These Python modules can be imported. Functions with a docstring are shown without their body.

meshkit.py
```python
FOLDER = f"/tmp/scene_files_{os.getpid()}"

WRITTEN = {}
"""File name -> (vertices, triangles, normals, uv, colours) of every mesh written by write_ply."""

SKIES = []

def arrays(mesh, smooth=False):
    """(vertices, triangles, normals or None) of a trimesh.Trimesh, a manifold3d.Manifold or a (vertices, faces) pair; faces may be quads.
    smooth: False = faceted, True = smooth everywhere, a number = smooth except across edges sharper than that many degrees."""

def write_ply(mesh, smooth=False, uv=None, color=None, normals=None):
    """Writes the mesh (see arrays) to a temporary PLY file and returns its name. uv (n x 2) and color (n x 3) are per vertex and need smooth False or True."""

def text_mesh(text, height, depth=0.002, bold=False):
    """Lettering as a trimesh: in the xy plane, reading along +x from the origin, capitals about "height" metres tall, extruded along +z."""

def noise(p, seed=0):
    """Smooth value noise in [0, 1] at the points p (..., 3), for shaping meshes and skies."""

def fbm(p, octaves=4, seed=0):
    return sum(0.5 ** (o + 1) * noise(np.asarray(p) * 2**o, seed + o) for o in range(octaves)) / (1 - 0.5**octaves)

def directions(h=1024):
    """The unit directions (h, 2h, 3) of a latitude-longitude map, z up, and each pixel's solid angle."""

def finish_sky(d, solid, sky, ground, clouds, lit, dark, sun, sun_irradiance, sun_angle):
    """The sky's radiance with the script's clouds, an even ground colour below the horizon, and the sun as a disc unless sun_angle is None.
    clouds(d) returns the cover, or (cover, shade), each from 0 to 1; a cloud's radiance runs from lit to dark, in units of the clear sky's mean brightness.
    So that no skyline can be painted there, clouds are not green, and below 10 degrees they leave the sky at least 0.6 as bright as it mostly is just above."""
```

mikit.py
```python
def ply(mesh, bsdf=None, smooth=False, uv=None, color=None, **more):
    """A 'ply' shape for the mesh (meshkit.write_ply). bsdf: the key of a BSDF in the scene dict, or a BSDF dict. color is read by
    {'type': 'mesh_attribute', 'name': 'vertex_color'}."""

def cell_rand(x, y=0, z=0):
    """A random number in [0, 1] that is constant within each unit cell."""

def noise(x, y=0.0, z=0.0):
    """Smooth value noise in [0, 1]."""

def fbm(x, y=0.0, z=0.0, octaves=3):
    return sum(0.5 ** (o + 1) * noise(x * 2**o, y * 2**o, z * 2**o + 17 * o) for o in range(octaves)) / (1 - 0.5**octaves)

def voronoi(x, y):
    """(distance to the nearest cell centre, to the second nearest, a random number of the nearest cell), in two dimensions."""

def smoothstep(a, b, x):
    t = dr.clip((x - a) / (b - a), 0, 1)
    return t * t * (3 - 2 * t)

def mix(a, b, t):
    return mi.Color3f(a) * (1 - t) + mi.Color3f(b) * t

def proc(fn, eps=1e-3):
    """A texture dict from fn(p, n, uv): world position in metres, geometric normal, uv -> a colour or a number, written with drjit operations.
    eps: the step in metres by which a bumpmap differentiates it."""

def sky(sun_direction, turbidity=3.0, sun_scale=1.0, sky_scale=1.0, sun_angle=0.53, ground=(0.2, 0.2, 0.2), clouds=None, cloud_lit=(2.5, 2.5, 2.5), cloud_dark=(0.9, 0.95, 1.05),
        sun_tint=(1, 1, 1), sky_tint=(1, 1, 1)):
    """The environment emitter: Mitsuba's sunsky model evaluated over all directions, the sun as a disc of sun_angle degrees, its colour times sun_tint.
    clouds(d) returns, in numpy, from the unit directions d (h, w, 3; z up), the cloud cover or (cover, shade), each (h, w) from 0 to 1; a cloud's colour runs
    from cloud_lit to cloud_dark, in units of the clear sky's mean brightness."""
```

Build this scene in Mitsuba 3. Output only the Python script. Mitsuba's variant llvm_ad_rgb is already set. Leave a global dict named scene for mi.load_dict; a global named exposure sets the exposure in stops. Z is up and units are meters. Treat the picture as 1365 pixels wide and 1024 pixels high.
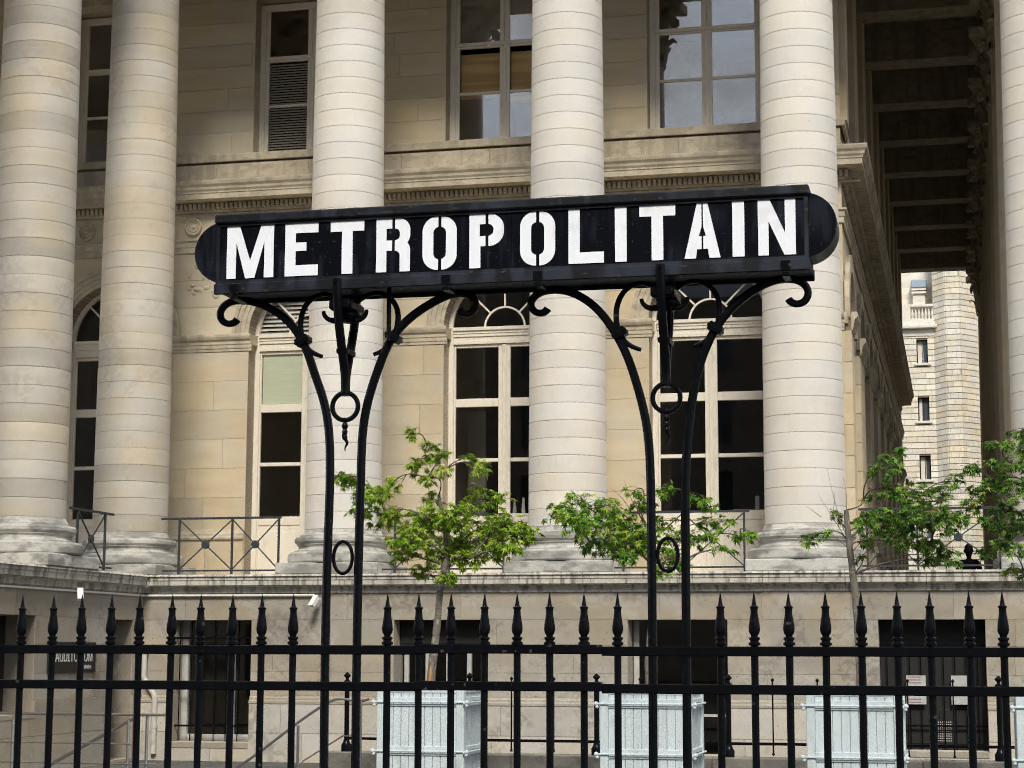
import math, random
import numpy as np, trimesh, mitsuba as mi, drjit as dr
import mikit, meshkit
from mikit import noise, fbm, cell_rand, smoothstep, mix, proc
from shapely.geometry import Polygon, Point, box as sbox, LineString
from shapely.ops import unary_union

T = mi.ScalarTransform4f
scene, labels = {}, {}

# ------------------------------------------------------------------ camera, sky, exposure
YAW, PITCH, ROLL, FPX = -0.229914704, 0.139288489, -0.00287828625, 2540.15
EYE = np.array([0.0, 0.0, 1.65])
_F = np.array([math.sin(YAW) * math.cos(PITCH), math.cos(YAW) * math.cos(PITCH), math.sin(PITCH)])
_R0 = np.array([math.cos(YAW), -math.sin(YAW), 0.0])
_D0 = np.cross(_F, _R0)
_UP = -(math.cos(ROLL) * _D0 - math.sin(ROLL) * _R0)
scene['camera'] = {'type': 'perspective', 'fov': 2 * math.degrees(math.atan(682.5 / FPX)), 'fov_axis': 'x', 'near_clip': 0.1, 'far_clip': 600.0,
                   'to_world': T().look_at(origin=EYE.tolist(), target=(EYE + _F).tolist(), up=_UP.tolist())}


def clouds(d):
    q = d / np.maximum(d[..., 2:3] + 0.25, 0.1)
    a = meshkit.fbm(np.stack([q[..., 0] * 1.3, q[..., 1] * 1.3, q[..., 2] * 0 + 3.3], -1), 5, 4)
    b = meshkit.fbm(np.stack([q[..., 0] * 3.4 + 9, q[..., 1] * 3.4, q[..., 2] * 0 + 8.1], -1), 5, 9)
    c = meshkit.fbm(np.stack([q[..., 0] * 17, q[..., 1] * 17, q[..., 2] * 13], -1), 5, 21)
    return np.clip(0.62 + 1.6 * (a - 0.36) + 1.2 * (c - 0.5), 0, 1), np.clip((b - 0.34) * 2.2 + 1.9 * (c - 0.47), 0, 1)


SUN_AZ, SUN_EL = math.radians(15.0), math.radians(44.0)
scene['sky'] = mikit.sky([math.sin(SUN_AZ) * math.cos(SUN_EL), -math.cos(SUN_AZ) * math.cos(SUN_EL), math.sin(SUN_EL)], turbidity=3, sun_scale=0.5, sun_angle=14, ground=(0.05, 0.05, 0.05),
                         clouds=clouds, cloud_lit=(2.5, 2.62, 2.80), cloud_dark=(0.90, 0.95, 1.06), sun_tint=(0.84, 0.97, 1.17))
exposure = 2.6

# ------------------------------------------------------------------ materials
P_ = lambda p: (p.x, p.y, p.z)


def mat(name, color, rough=0.7, spec=0.3, bump=None, bump_scale=1.0, **more):
    if callable(color):
        color = proc(color)
    elif not isinstance(color, dict):
        color = {'type': 'rgb', 'value': list(color)}
    b = {'type': 'principled', 'base_color': color, 'roughness': rough, 'specular': spec, **more}
    if bump is not None:
        b = {'type': 'bumpmap', 'arbitrary': proc(bump, 0.004), 'scale': bump_scale, 'bsdf': b}
    scene[name] = {'type': 'twosided', 'bsdf': b}


def stone_fn(base, bedding=0.22, pits=0.5, wash=0.0, blocks=True, stain=0.35, stain_col=(0.16, 0.14, 0.115), h=0.51, w=1.2, grain=0.10, warm=0.10, seed=0.0):
    """Limestone: a tone per block, cloudy bedding, pits, and patches of old dirt with an outline."""
    def fn(p, n, uv):
        x, y, z = P_(p)
        tone, off = (uv.x, uv.y * 37.0) if blocks else (0.88 + 0.24 * cell_rand(dr.floor(z / h), dr.floor(x / w)), seed)   # uv: the block's own tone and quarry bed
        bed = fbm(x * 1.1 + seed, y * 1.1 + off, z * 5.0, 3)
        big = fbm(x * 0.7, y * 0.7 + seed, z * 0.6, 3)
        gr = noise(x * 85, y * 85, z * 85)
        pit = smoothstep(0.90 - 0.16 * (pits > 0.9), 0.95, noise(x * 44 + seed, y * 44, z * 34)) * smoothstep(0.4, 0.6, fbm(x * 3, y * 3, z * 3 + seed, 2))
        st = smoothstep(0.54, 0.70, fbm(x * 2.3 + 4.0 + seed, y * 2.3, z * 1.5, 4)) * smoothstep(0.38, 0.58, fbm(x * 16, y * 16, z * 13 + seed, 4))
        c = mi.Color3f(base) * (tone + bedding * (bed - 0.5) + 0.25 * (big - 0.5) + grain * (gr - 0.5))
        c = c * mix((1, 1, 1), (1.04, 0.97, 0.85), dr.clip((fbm(x * 1.7, y * 1.7, z * 1.3 + 5 + seed, 2) - 0.35) * 3 * warm / 0.1, 0, 1))
        c = mix(c, stain_col, stain * st)
        if wash:      # lime bloom and old whitewash in ragged patches
            c = mix(c, (0.47, 0.45, 0.41), wash * smoothstep(0.50, 0.66, fbm(x * 1.3 + 11, y * 1.3, z * 1.6, 4)) * smoothstep(0.3, 0.62, fbm(x * 22, y * 22, z * 15, 3)))
        return mix(c, mi.Color3f(base) * 0.55, pits * pit)
    return fn


def grime_fn(base, dark, amount, sx=7.0, sz=0.9, seed=0.0, blotch=1.0):
    """Stone with black crust: vertical drips and lichen blotches with ragged outlines."""
    def fn(p, n, uv):
        x, y, z = P_(p)
        drip = smoothstep(0.44, 0.72, fbm(x * sx + seed, y * sx, z * sz, 4))
        blot = blotch * smoothstep(0.42, 0.74, fbm(x * 6 + 2, y * 6 + seed, z * 9, 5)) * (0.6 + 0.4 * noise(x * 30, y * 30, z * 30))
        gr = noise(x * 70, y * 70, z * 70)
        c = mi.Color3f(base) * (0.88 + 0.24 * gr + 0.3 * (fbm(x * 1.2, y * 1.2, z * 2 + seed, 2) - 0.5))
        return mix(c, dark, amount * dr.maximum(drip * 0.8, blot))
    return fn


mat('m_wall', stone_fn((0.505, 0.442, 0.335), stain=0.06), 0.85, 0.2)
mat('m_clean', stone_fn((0.63, 0.60, 0.553), bedding=0.10, stain=0.05, seed=5.7, grain=0.07, warm=0.05), 0.8, 0.25)
mat('m_old', stone_fn((0.50, 0.462, 0.40), stain=0.22, stain_col=(0.24, 0.21, 0.17), seed=1.9), 0.85, 0.2)
mat('m_base', stone_fn((0.315, 0.287, 0.245), pits=0.95, wash=0.4, stain=0.45, stain_col=(0.12, 0.10, 0.085), seed=7.3, bedding=0.3), 0.88, 0.2)
mat('m_footing', stone_fn((0.45, 0.425, 0.385), pits=0.95, wash=0.6, stain=0.55, stain_col=(0.17, 0.15, 0.13), seed=2.2), 0.88, 0.2)
mat('m_joint', (0.22, 0.185, 0.145), 0.95, 0.1)
mat('m_trim', grime_fn((0.48, 0.42, 0.318), (0.13, 0.11, 0.085), 0.45, seed=2.0), 0.85, 0.2)
mat('m_plinth', grime_fn((0.47, 0.452, 0.41), (0.13, 0.125, 0.115), 0.85, sx=2.5, sz=6.0, seed=6.0), 0.9, 0.2)
mat('m_ledge', grime_fn((0.50, 0.47, 0.41), (0.07, 0.065, 0.055), 0.85, sx=24.0, sz=0.7, seed=1.0, blotch=0.55), 0.9, 0.2)
mat('m_kerb', grime_fn((0.20, 0.185, 0.16), (0.07, 0.065, 0.06), 0.7, sx=2.0, sz=2.0, seed=4.0), 0.92, 0.15)
mat('m_room', (0.24, 0.22, 0.19), 0.9, 0.1)
mat('m_shaded_trim', grime_fn((0.42, 0.37, 0.285), (0.12, 0.105, 0.085), 0.7, seed=3.0), 0.9, 0.1)  # crusted trim stone, darkened to stand in for side gallery shade
mat('m_ceiling', grime_fn((0.33, 0.29, 0.225), (0.12, 0.105, 0.085), 0.6, seed=8.0), 0.9, 0.1)  # grimy stone, base darkened to stand in for shade under the side ceiling


def cream(p, n, uv):
    x, y, z = P_(p)
    c = mi.Color3f(0.70, 0.64, 0.54) * (0.97 + 0.06 * noise(x * 40, y * 40, z * 9))
    return mix(c, (0.40, 0.34, 0.26), 0.22 * smoothstep(0.62, 0.74, fbm(x * 11, y * 11, z * 4, 3)))


mat('m_frame', cream, 0.5, 0.4)
mat('m_louvre', (0.26, 0.24, 0.20), 0.6, 0.3)
mat('m_green_blind', lambda p, n, uv: mi.Color3f(0.42, 0.45, 0.33) * (0.94 + 0.12 * noise(p.x * 3, p.z * 60)), 0.8, 0.2)
mat('m_tan_blind', lambda p, n, uv: mix((0.52, 0.36, 0.17), (0.40, 0.26, 0.12), smoothstep(0.3, 0.7, noise(p.x * 0.8, 1.0, p.z * 16))), 0.8, 0.2)
mat('m_white_blind', (0.20, 0.20, 0.20), 0.6, 0.3)
scene['m_glass'] = {'type': 'thindielectric', 'int_ior': 2.1}
scene['m_glass_single'] = {'type': 'thindielectric', 'int_ior': 1.45}


def iron_fn(p, n, uv):
    x, y, z = P_(p)
    c = mi.Color3f(0.0035, 0.004, 0.0055) * (0.8 + 0.5 * noise(x * 30, y * 30, z * 12))
    chip = smoothstep(0.84, 0.90, noise(x * 55, y * 55, z * 40)) * smoothstep(0.55, 0.7, fbm(x * 6, y * 6, z * 5, 2))
    return mix(c, (0.10, 0.085, 0.07), 0.5 * chip)


def iron_bump(p, n, uv):
    return 0.0016 * fbm(p.x * 60, p.y * 60, p.z * 45, 2)


mat('m_iron', iron_fn, 0.25, 0.13, iron_bump)


def enamel(p, n, uv):
    x, y, z = P_(p)
    wash = smoothstep(0.48, 0.75, fbm(x * 26, 1.0, z * 2.2, 3)) * smoothstep(0.35, 0.6, fbm(x * 5, 3.0, z * 7, 3))
    spot = smoothstep(0.90, 0.95, noise(x * 110, z * 100))
    c = mix((0.003, 0.0036, 0.006), (0.020, 0.024, 0.036), 0.55 * wash)
    return mix(c, (0.05, 0.055, 0.07), 0.5 * spot)


mat('m_enamel', enamel, 0.30, 0.12)


def sign_rail(p, n, uv):
    x, y, z = P_(p)
    wash = smoothstep(0.42, 0.7, fbm(x * 14, y * 8, z * 5, 3))
    rust = smoothstep(0.70, 0.78, fbm(x * 26, y * 20, z * 60 + 3, 3))
    return mix(mix((0.005, 0.006, 0.009), (0.026, 0.033, 0.048), 0.7 * wash), (0.06, 0.035, 0.022), 0.7 * rust)


mat('m_sign_rail', sign_rail, 0.45, 0.25)
mat('m_letter', lambda p, n, uv: mix((0.80, 0.82, 0.87), (0.55, 0.54, 0.54), 0.3 * smoothstep(0.60, 0.78, fbm(p.x * 16, 2.0, p.z * 7, 4))), 0.35, 0.4)
mat('m_rail_paint', lambda p, n, uv: mi.Color3f(0.03, 0.034, 0.04) * (0.8 + 0.4 * noise(p.x * 20, p.y * 20, p.z * 20)), 0.55, 0.4)
mat('m_steel', (0.62, 0.61, 0.60), 0.33, 0.5, metallic=1.0)
mat('m_white_plastic', (0.72, 0.71, 0.68), 0.5, 0.4)
mat('m_pipe', lambda p, n, uv: mix((0.50, 0.47, 0.42), (0.30, 0.30, 0.24), 0.6 * smoothstep(0.55, 0.7, fbm(p.x * 9, p.y * 9, p.z * 6, 3))), 0.6, 0.3)


def plank_fn(p, n, uv):
    x, y, z = P_(p)
    c = mi.Color3f(0.475, 0.535, 0.552) * (0.93 + 0.12 * noise(x * 28, y * 28, z * 2) + 0.08 * cell_rand(dr.floor(x / 0.085), dr.floor(y / 0.085)))
    c = mix(c, (0.30, 0.33, 0.32), 0.3 * smoothstep(0.58, 0.74, fbm(x * 7, y * 7, z * 3.5, 4)))
    return mix(c, (0.25, 0.24, 0.21), 0.6 * smoothstep(0.50, 0.62, fbm(x * 9, y * 9, z * 3 + 7, 3)) * smoothstep(0.75, 0.25, z + 0.4 * noise(x * 14, y * 14, 1.0)))   # splashed mud near the feet


mat('m_plank', plank_fn, 0.6, 0.35)
mat('m_soil', lambda p, n, uv: mi.Color3f(0.05, 0.04, 0.03) * (0.6 + 0.8 * noise(p.x * 50, p.y * 50)), 0.95, 0.1)


def bark_fn(p, n, uv):
    x, y, z = P_(p)
    c = mix((0.10, 0.088, 0.072), (0.22, 0.195, 0.165), fbm(x * 40, y * 40, z * 14, 3))
    c = mix(c, (0.38, 0.36, 0.31), 0.6 * smoothstep(0.6, 0.7, fbm(x * 12, y * 12, z * 9, 3)))
    return mix(c, (0.06, 0.05, 0.04), smoothstep(0.78, 0.86, noise(x * 30, y * 30, z * 60)))


mat('m_bark', bark_fn, 0.9, 0.15, lambda p, n, uv: 0.004 * fbm(p.x * 60, p.y * 60, p.z * 25, 2))
mat('m_scar', (0.42, 0.22, 0.10), 0.8, 0.2)
mat('m_twig', (0.10, 0.075, 0.055), 0.85, 0.15)
scene['m_leaf'] = {'type': 'principledthin', 'base_color': {'type': 'mesh_attribute', 'name': 'vertex_color'}, 'roughness': 0.42, 'diff_trans': 0.55, 'spec_trans': 0.0, 'eta': 1.4}
mat('m_plaque', (0.022, 0.021, 0.02), 0.35, 0.4)
mat('m_plaque_text', (0.62, 0.62, 0.60), 0.5, 0.3)
mat('m_paper', lambda p, n, uv: mi.Color3f(0.42, 0.42, 0.41) * (0.92 + 0.1 * noise(p.x * 25, p.z * 25)), 0.7, 0.2)
mat('m_print', (0.28, 0.16, 0.16), 0.7, 0.2)
mat('m_dark_door_shade', lambda p, n, uv: mi.Color3f(0.014, 0.0135, 0.0125) * (0.8 + 0.4 * fbm(p.x * 9, p.y * 9, p.z * 5, 2)), 0.55, 0.35)  # dark door paint; also sheets that stand in for shade in openings
mat('m_grey_frame', lambda p, n, uv: mi.Color3f(0.42, 0.41, 0.385) * (0.8 + 0.4 * fbm(p.x * 15, p.y * 15, p.z * 6, 2)), 0.6, 0.3)
mat('m_far_stone', stone_fn((0.68, 0.65, 0.58), blocks=False, stain=0.05, h=0.248, w=0.55, grain=0.06), 0.85, 0.2)
mat('m_far_joint', (0.30, 0.26, 0.20), 0.95, 0.1)
mat('m_far_white', (0.66, 0.62, 0.56), 0.7, 0.2)
mat('m_zinc', (0.30, 0.36, 0.43), 0.45, 0.5)
mat('m_far_glass', (0.06, 0.07, 0.085), 0.12, 0.6)
mat('m_street_wall', stone_fn((0.24, 0.215, 0.175), blocks=False, h=3.2, w=4.0), 0.85, 0.2)
mat('m_silhouette_skin', (0.06, 0.035, 0.025), 0.6, 0.3)  # skin darkened so the head reads as a shaded silhouette
mat('m_hair', (0.012, 0.010, 0.009), 0.6, 0.3)
mat('m_silhouette_cloth', (0.018, 0.019, 0.024), 0.9, 0.1)  # near black cloth: the shade on the figure is in its colour


def ground_fn(p, n, uv):
    x, y, z = P_(p)
    c = mi.Color3f(0.068, 0.066, 0.062) * (0.75 + 0.5 * fbm(x * 2, y * 2, 0.0, 3) + 0.2 * (noise(x * 60, y * 60) - 0.5))
    return mix(c, (0.035, 0.034, 0.032), smoothstep(0.94, 0.97, dr.maximum(x * 1.6 - dr.floor(x * 1.6), y * 1.6 - dr.floor(y * 1.6))))


mat('m_ground', ground_fn, 0.9, 0.2)

# ------------------------------------------------------------------ helpers
used = {}


def num(key):
    k = used.get(key, -1) + 1
    used[key] = k
    return key if k == 0 else f'{key}_{k:03d}'


def cat(ms):
    ms = [m if isinstance(m, trimesh.Trimesh) else trimesh.Trimesh(*m, process=False) for m in ms]
    return ms[0] if len(ms) == 1 else trimesh.util.concatenate(ms)


STONE = ('m_wall', 'm_clean', 'm_old', 'm_base', 'm_footing')


def toned(mesh, m, smooth=False, tone=1.0, bed=None):
    if smooth is not False and smooth is not True:
        mesh = trimesh.graph.smooth_shade(mesh, angle=np.radians(smooth), facet_minarea=None)
        smooth = True
    bed = (abs(float(np.sum(mesh.bounds))) * 7.31) % 1.0 if bed is None else bed
    return mikit.ply(mesh, m, smooth, uv=np.tile([tone, bed], (len(mesh.vertices), 1)))


def put(key, mesh, m, smooth=False, label=None, kind=None, category=None, group=None, color=None, at=None, tone=1.0):
    key = num(key)
    if isinstance(mesh, list):
        mesh = cat(mesh)
    d = {**mesh} if isinstance(mesh, dict) else toned(mesh, m, smooth, tone) if m in STONE else mikit.ply(mesh, m, smooth, color=color)
    if at is not None:
        d = {**d, 'to_world': at}
    if isinstance(mesh, dict):
        d['bsdf'] = {'type': 'ref', 'id': m}
    scene[key] = d
    tag(key, label, category, group, kind)
    return key


def tag(key, label=None, category=None, group=None, kind=None):
    e = {k: v for k, v in (('label', label), ('category', category), ('group', group), ('kind', kind)) if v}
    if e:
        labels[key] = {**labels.get(key, {}), **e}


def thing(name, label, category, group=None):
    key = num(name)
    tag(key, label, category, group)
    return key


def bx(x0, x1, y0, y1, z0, z1, c=0.0):
    """A box, with its edges chamfered by c."""
    if c <= 0:
        v = [(x, y, z) for x in (x0, x1) for y in (y0, y1) for z in (z0, z1)]
        return trimesh.Trimesh(v, [[0, 1, 3], [0, 3, 2], [4, 6, 7], [4, 7, 5], [0, 4, 5], [0, 5, 1], [2, 3, 7], [2, 7, 6], [0, 2, 6], [0, 6, 4], [1, 5, 7], [1, 7, 3]], process=False)
    v = []
    for x, sx in ((x0, 1), (x1, -1)):
        for y, sy in ((y0, 1), (y1, -1)):
            for z, sz in ((z0, 1), (z1, -1)):
                v += [(x, y + sy * c, z + sz * c), (x + sx * c, y, z + sz * c), (x + sx * c, y + sy * c, z)]
    return trimesh.convex.convex_hull(np.array(v))


def lathe(prof, n=24, at=(0, 0, 0), a0=0.0, a1=2 * math.pi):
    prof = np.asarray(prof, float)
    closed = abs(a1 - a0 - 2 * math.pi) < 1e-6
    ang = np.linspace(a0, a1, n + 1)[: n if closed else n + 1]
    m = len(ang)
    v = np.stack([prof[:, None, 0] * np.cos(ang), prof[:, None, 0] * np.sin(ang), np.repeat(prof[:, 1:2], m, 1)], -1).reshape(-1, 3) + np.asarray(at, float)
    f = []
    for i in range(len(prof) - 1):
        for j in range(n):
            a, b = i * m + j, i * m + (j + 1) % m
            f += [[a, b, b + m], [a, b + m, a + m]]
    return trimesh.Trimesh(v, f, process=False)


def tube(pts, radii, sides=8, cap=True, flat=1.0):
    p = np.asarray(pts, float)
    r = np.broadcast_to(np.asarray(radii, float), (len(p),))
    t = np.gradient(p, axis=0)
    t /= np.linalg.norm(t, axis=1, keepdims=True) + 1e-12
    a = np.zeros_like(p)
    ref = np.array([0, 1.0, 0]) if abs(t[0, 1]) < 0.9 else np.array([1.0, 0, 0])
    for i in range(len(p)):
        ref = ref - t[i] * (ref @ t[i])
        ref /= np.linalg.norm(ref) + 1e-12
        a[i] = ref
    b = np.cross(t, a)
    ang = (np.arange(sides) + 0.5) * 2 * np.pi / sides
    v = p[:, None] + r[:, None, None] * (flat * np.cos(ang)[None, :, None] * a[:, None] + np.sin(ang)[None, :, None] * b[:, None])
    v = v.reshape(-1, 3)
    f = []
    for i in range(len(p) - 1):
        for j in range(sides):
            q = [i * sides + j, i * sides + (j + 1) % sides, (i + 1) * sides + (j + 1) % sides, (i + 1) * sides + j]
            f += [[q[0], q[1], q[2]], [q[0], q[2], q[3]]]
    if cap:
        v = np.vstack([v, p[0], p[-1]])
        n0 = len(p) * sides
        for j in range(sides):
            f += [[n0, (j + 1) % sides, j], [n0 + 1, (len(p) - 1) * sides + j, (len(p) - 1) * sides + (j + 1) % sides]]
    return trimesh.Trimesh(v, f, process=False)


def spline(pts, n=40, bends=False):
    from scipy.interpolate import CubicSpline
    p = np.asarray(pts, float)
    s = np.r_[0, np.cumsum(np.linalg.norm(np.diff(p, axis=0), axis=1))]
    u = np.interp(np.linspace(0, 1, n), np.linspace(0, 1, len(p)), s) if bends else np.linspace(0, s[-1], n)
    return CubicSpline(s, p, axis=0)(u)


def polys(g):
    return [q for q in getattr(g, 'geoms', [g]) if isinstance(q, Polygon) and q.area > 1e-6]


def slab(poly, d0, d1, plane='y'):
    """A polygon drawn in (x, z), extruded from y = d0 to d1; plane 'x': drawn in (y, z), extruded from x = d0 to d1; 'z': drawn in (x, y)."""
    out = []
    for q in polys(poly):
        m = trimesh.creation.extrude_polygon(q, abs(d1 - d0), engine='earcut')
        v, lo = np.array(m.vertices), min(d0, d1)
        if plane == 'y':
            w, f = np.stack([v[:, 0], lo + v[:, 2], v[:, 1]], 1), m.faces[:, ::-1]
        elif plane == 'x':
            w, f = np.stack([lo + v[:, 2], v[:, 0], v[:, 1]], 1), m.faces
        else:
            w, f = np.stack([v[:, 0], v[:, 1], lo + v[:, 2]], 1), m.faces
        out.append(trimesh.Trimesh(w, f, process=False))
    return cat(out)


def sweep(prof, p0, p1, plane, m0=0.0, m1=0.0):
    """A moulding: profile of (projection, z), outward of the wall line, run straight; m0, m1: how far each end is mitred per metre of projection.
    plane 'y': along x in front of the plane y = p0[1] (towards -y); 'x': along y, towards +x."""
    prof = np.asarray(prof, float)
    n = len(prof)
    if plane == 'y':
        a, b = [[(x + m * q, p0[1] - q, z) for q, z in prof] for x, m in ((p0[0], m0), (p1[0], m1))]
    else:
        a, b = [[(p0[0] + q, y + m * q, z) for q, z in prof] for y, m in ((p0[1], m0), (p1[1], m1))]
    v = np.array(a + b)
    f = []
    for i in range(n - 1):
        f += [[i, i + 1, n + i + 1], [i, n + i + 1, n + i]]
    import mapbox_earcut
    t = np.asarray(mapbox_earcut.triangulate_float64(prof, np.array([n], np.uint32))).reshape(-1, 3)
    f += [[q[0], q[2], q[1]] for q in t] + [[n + q[0], n + q[1], n + q[2]] for q in t]
    return trimesh.Trimesh(v, f, process=False)


def stones(key, region, d_face, thick, zs, width, mats, plane='y', joint=0.009, seed=1, jitter=0.003, stagger=0.5, tones=(0.90, 1.08)):
    """Lay a wall region in courses: every block a part of its own, joints open, faces a little uneven."""
    rng = random.Random(seed)
    x0, _, x1, _ = region.bounds
    sgn = -1 if plane == 'y' else 1
    for i, (za, zb) in enumerate(zip(zs[:-1], zs[1:])):
        x = x0 - width * (stagger if i % 2 else 0.0) - 0.02
        while x < x1:
            w = width * rng.uniform(0.82, 1.18)
            cell = sbox(x, za, x + w, zb).intersection(region)
            x += w
            for q in polys(cell):
                q = q.buffer(-joint / 2, join_style=2)
                if q.is_empty or q.area < 0.004:
                    continue
                put(key, slab(q, d_face + sgn * rng.uniform(0, jitter), d_face - sgn * thick, plane), rng.choice(mats) if isinstance(mats, list) else mats, tone=rng.uniform(*tones))


# ------------------------------------------------------------------ ground
put('ground', trimesh.Trimesh([(-250, -250, 0), (250, -250, 0), (250, 250, 0), (-250, 250, 0)], [[0, 1, 2], [0, 2, 3]], process=False), 'm_ground', kind='structure',
    label='grey paved ground of the square')

# ------------------------------------------------------------------ the palace
S, X5, YC, YW, ZF = 3.53, -5.69, 28.0, 30.95, 2.785
CX = [X5 - 2 * S, X5 - S, X5, X5 + S, X5 + 2 * S]          # front column axes
BAYS = [X5 - 2.5 * S, X5 - 1.5 * S, X5 - 0.5 * S, X5 + 0.5 * S]
XW, YEND = -1.70, 64.0
palace = thing('palace', 'pale stone neoclassical palace with tall columned gallery, arched glass doors and basement windows', 'building')
WALLM, BASEM = 'm_wall', 'm_base'
HW, RA = 0.985, 0.985                                     # half width of the openings, radius of the arches
Z_IMP, Z_SILL, Z_TOP = 7.13, 10.37, 13.2


def bay_void(cx):
    return unary_union([sbox(cx - HW, ZF - 0.1, cx + HW, Z_IMP + 0.01), Point(cx, Z_IMP).buffer(RA, 24)])


void_low = unary_union([bay_void(c) for c in BAYS])
void_up = unary_union([sbox(c - HW, Z_SILL, c + HW, Z_TOP) for c in BAYS])
XL = -17.2
back = sbox(-40, 0, XW - 0.01, 17.0).difference(void_low).difference(void_up).difference(sbox(-40, -1, XW, ZF))
put(f'{palace}__wall_core', slab(back, YW + 0.012, YW + 0.42), 'm_joint')
# lower storey: piers, spandrels
low = sbox(XL, 3.72, XW, 8.61).difference(void_low)
arch_band = unary_union([Point(c, Z_IMP).buffer(1.275, 32) for c in BAYS]).intersection(sbox(XL, Z_IMP, XW, 9))
piers = low.intersection(sbox(XL, 3.72, XW, 6.83))
spand = low.intersection(sbox(XL, Z_IMP, XW, 8.61)).difference(arch_band)
wk = f'{palace}__facade_wall'
stones(f'{wk}__stone', piers, YW, 0.06, [3.72, 4.27, 4.78, 5.29, 5.80, 6.31, 6.83], 2.3, WALLM, seed=3, joint=0.005, stagger=0.37)
stones(f'{wk}__stone', spand, YW, 0.06, [Z_IMP, 7.63, 8.12, 8.61], 2.0, WALLM, seed=4, joint=0.006)
ped = sbox(XL, ZF, XW, 3.54).difference(void_low)
stones(f'{wk}__stone', ped, YW - 0.05, 0.10, [ZF, 3.54], 1.5, WALLM, seed=5)
up = sbox(XL, Z_SILL, XW, 14.9).difference(void_up)
stones(f'{wk}__stone', up, YW, 0.06, [Z_SILL + 0.4045 * k for k in range(12)], 2.4, WALLM, seed=6, joint=0.005)
stones(f'{wk}__stone', sbox(XL, 9.80, XW, 10.20), YW - 0.03, 0.08, [9.80, 10.20], 1.75, 'm_trim', seed=7, joint=0.006)
stones(f'{wk}__stone', sbox(XL, 8.86, XW, 9.33), YW - 0.01, 0.06, [8.86, 9.33], 1.75, WALLM, seed=8, joint=0.006)
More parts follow.
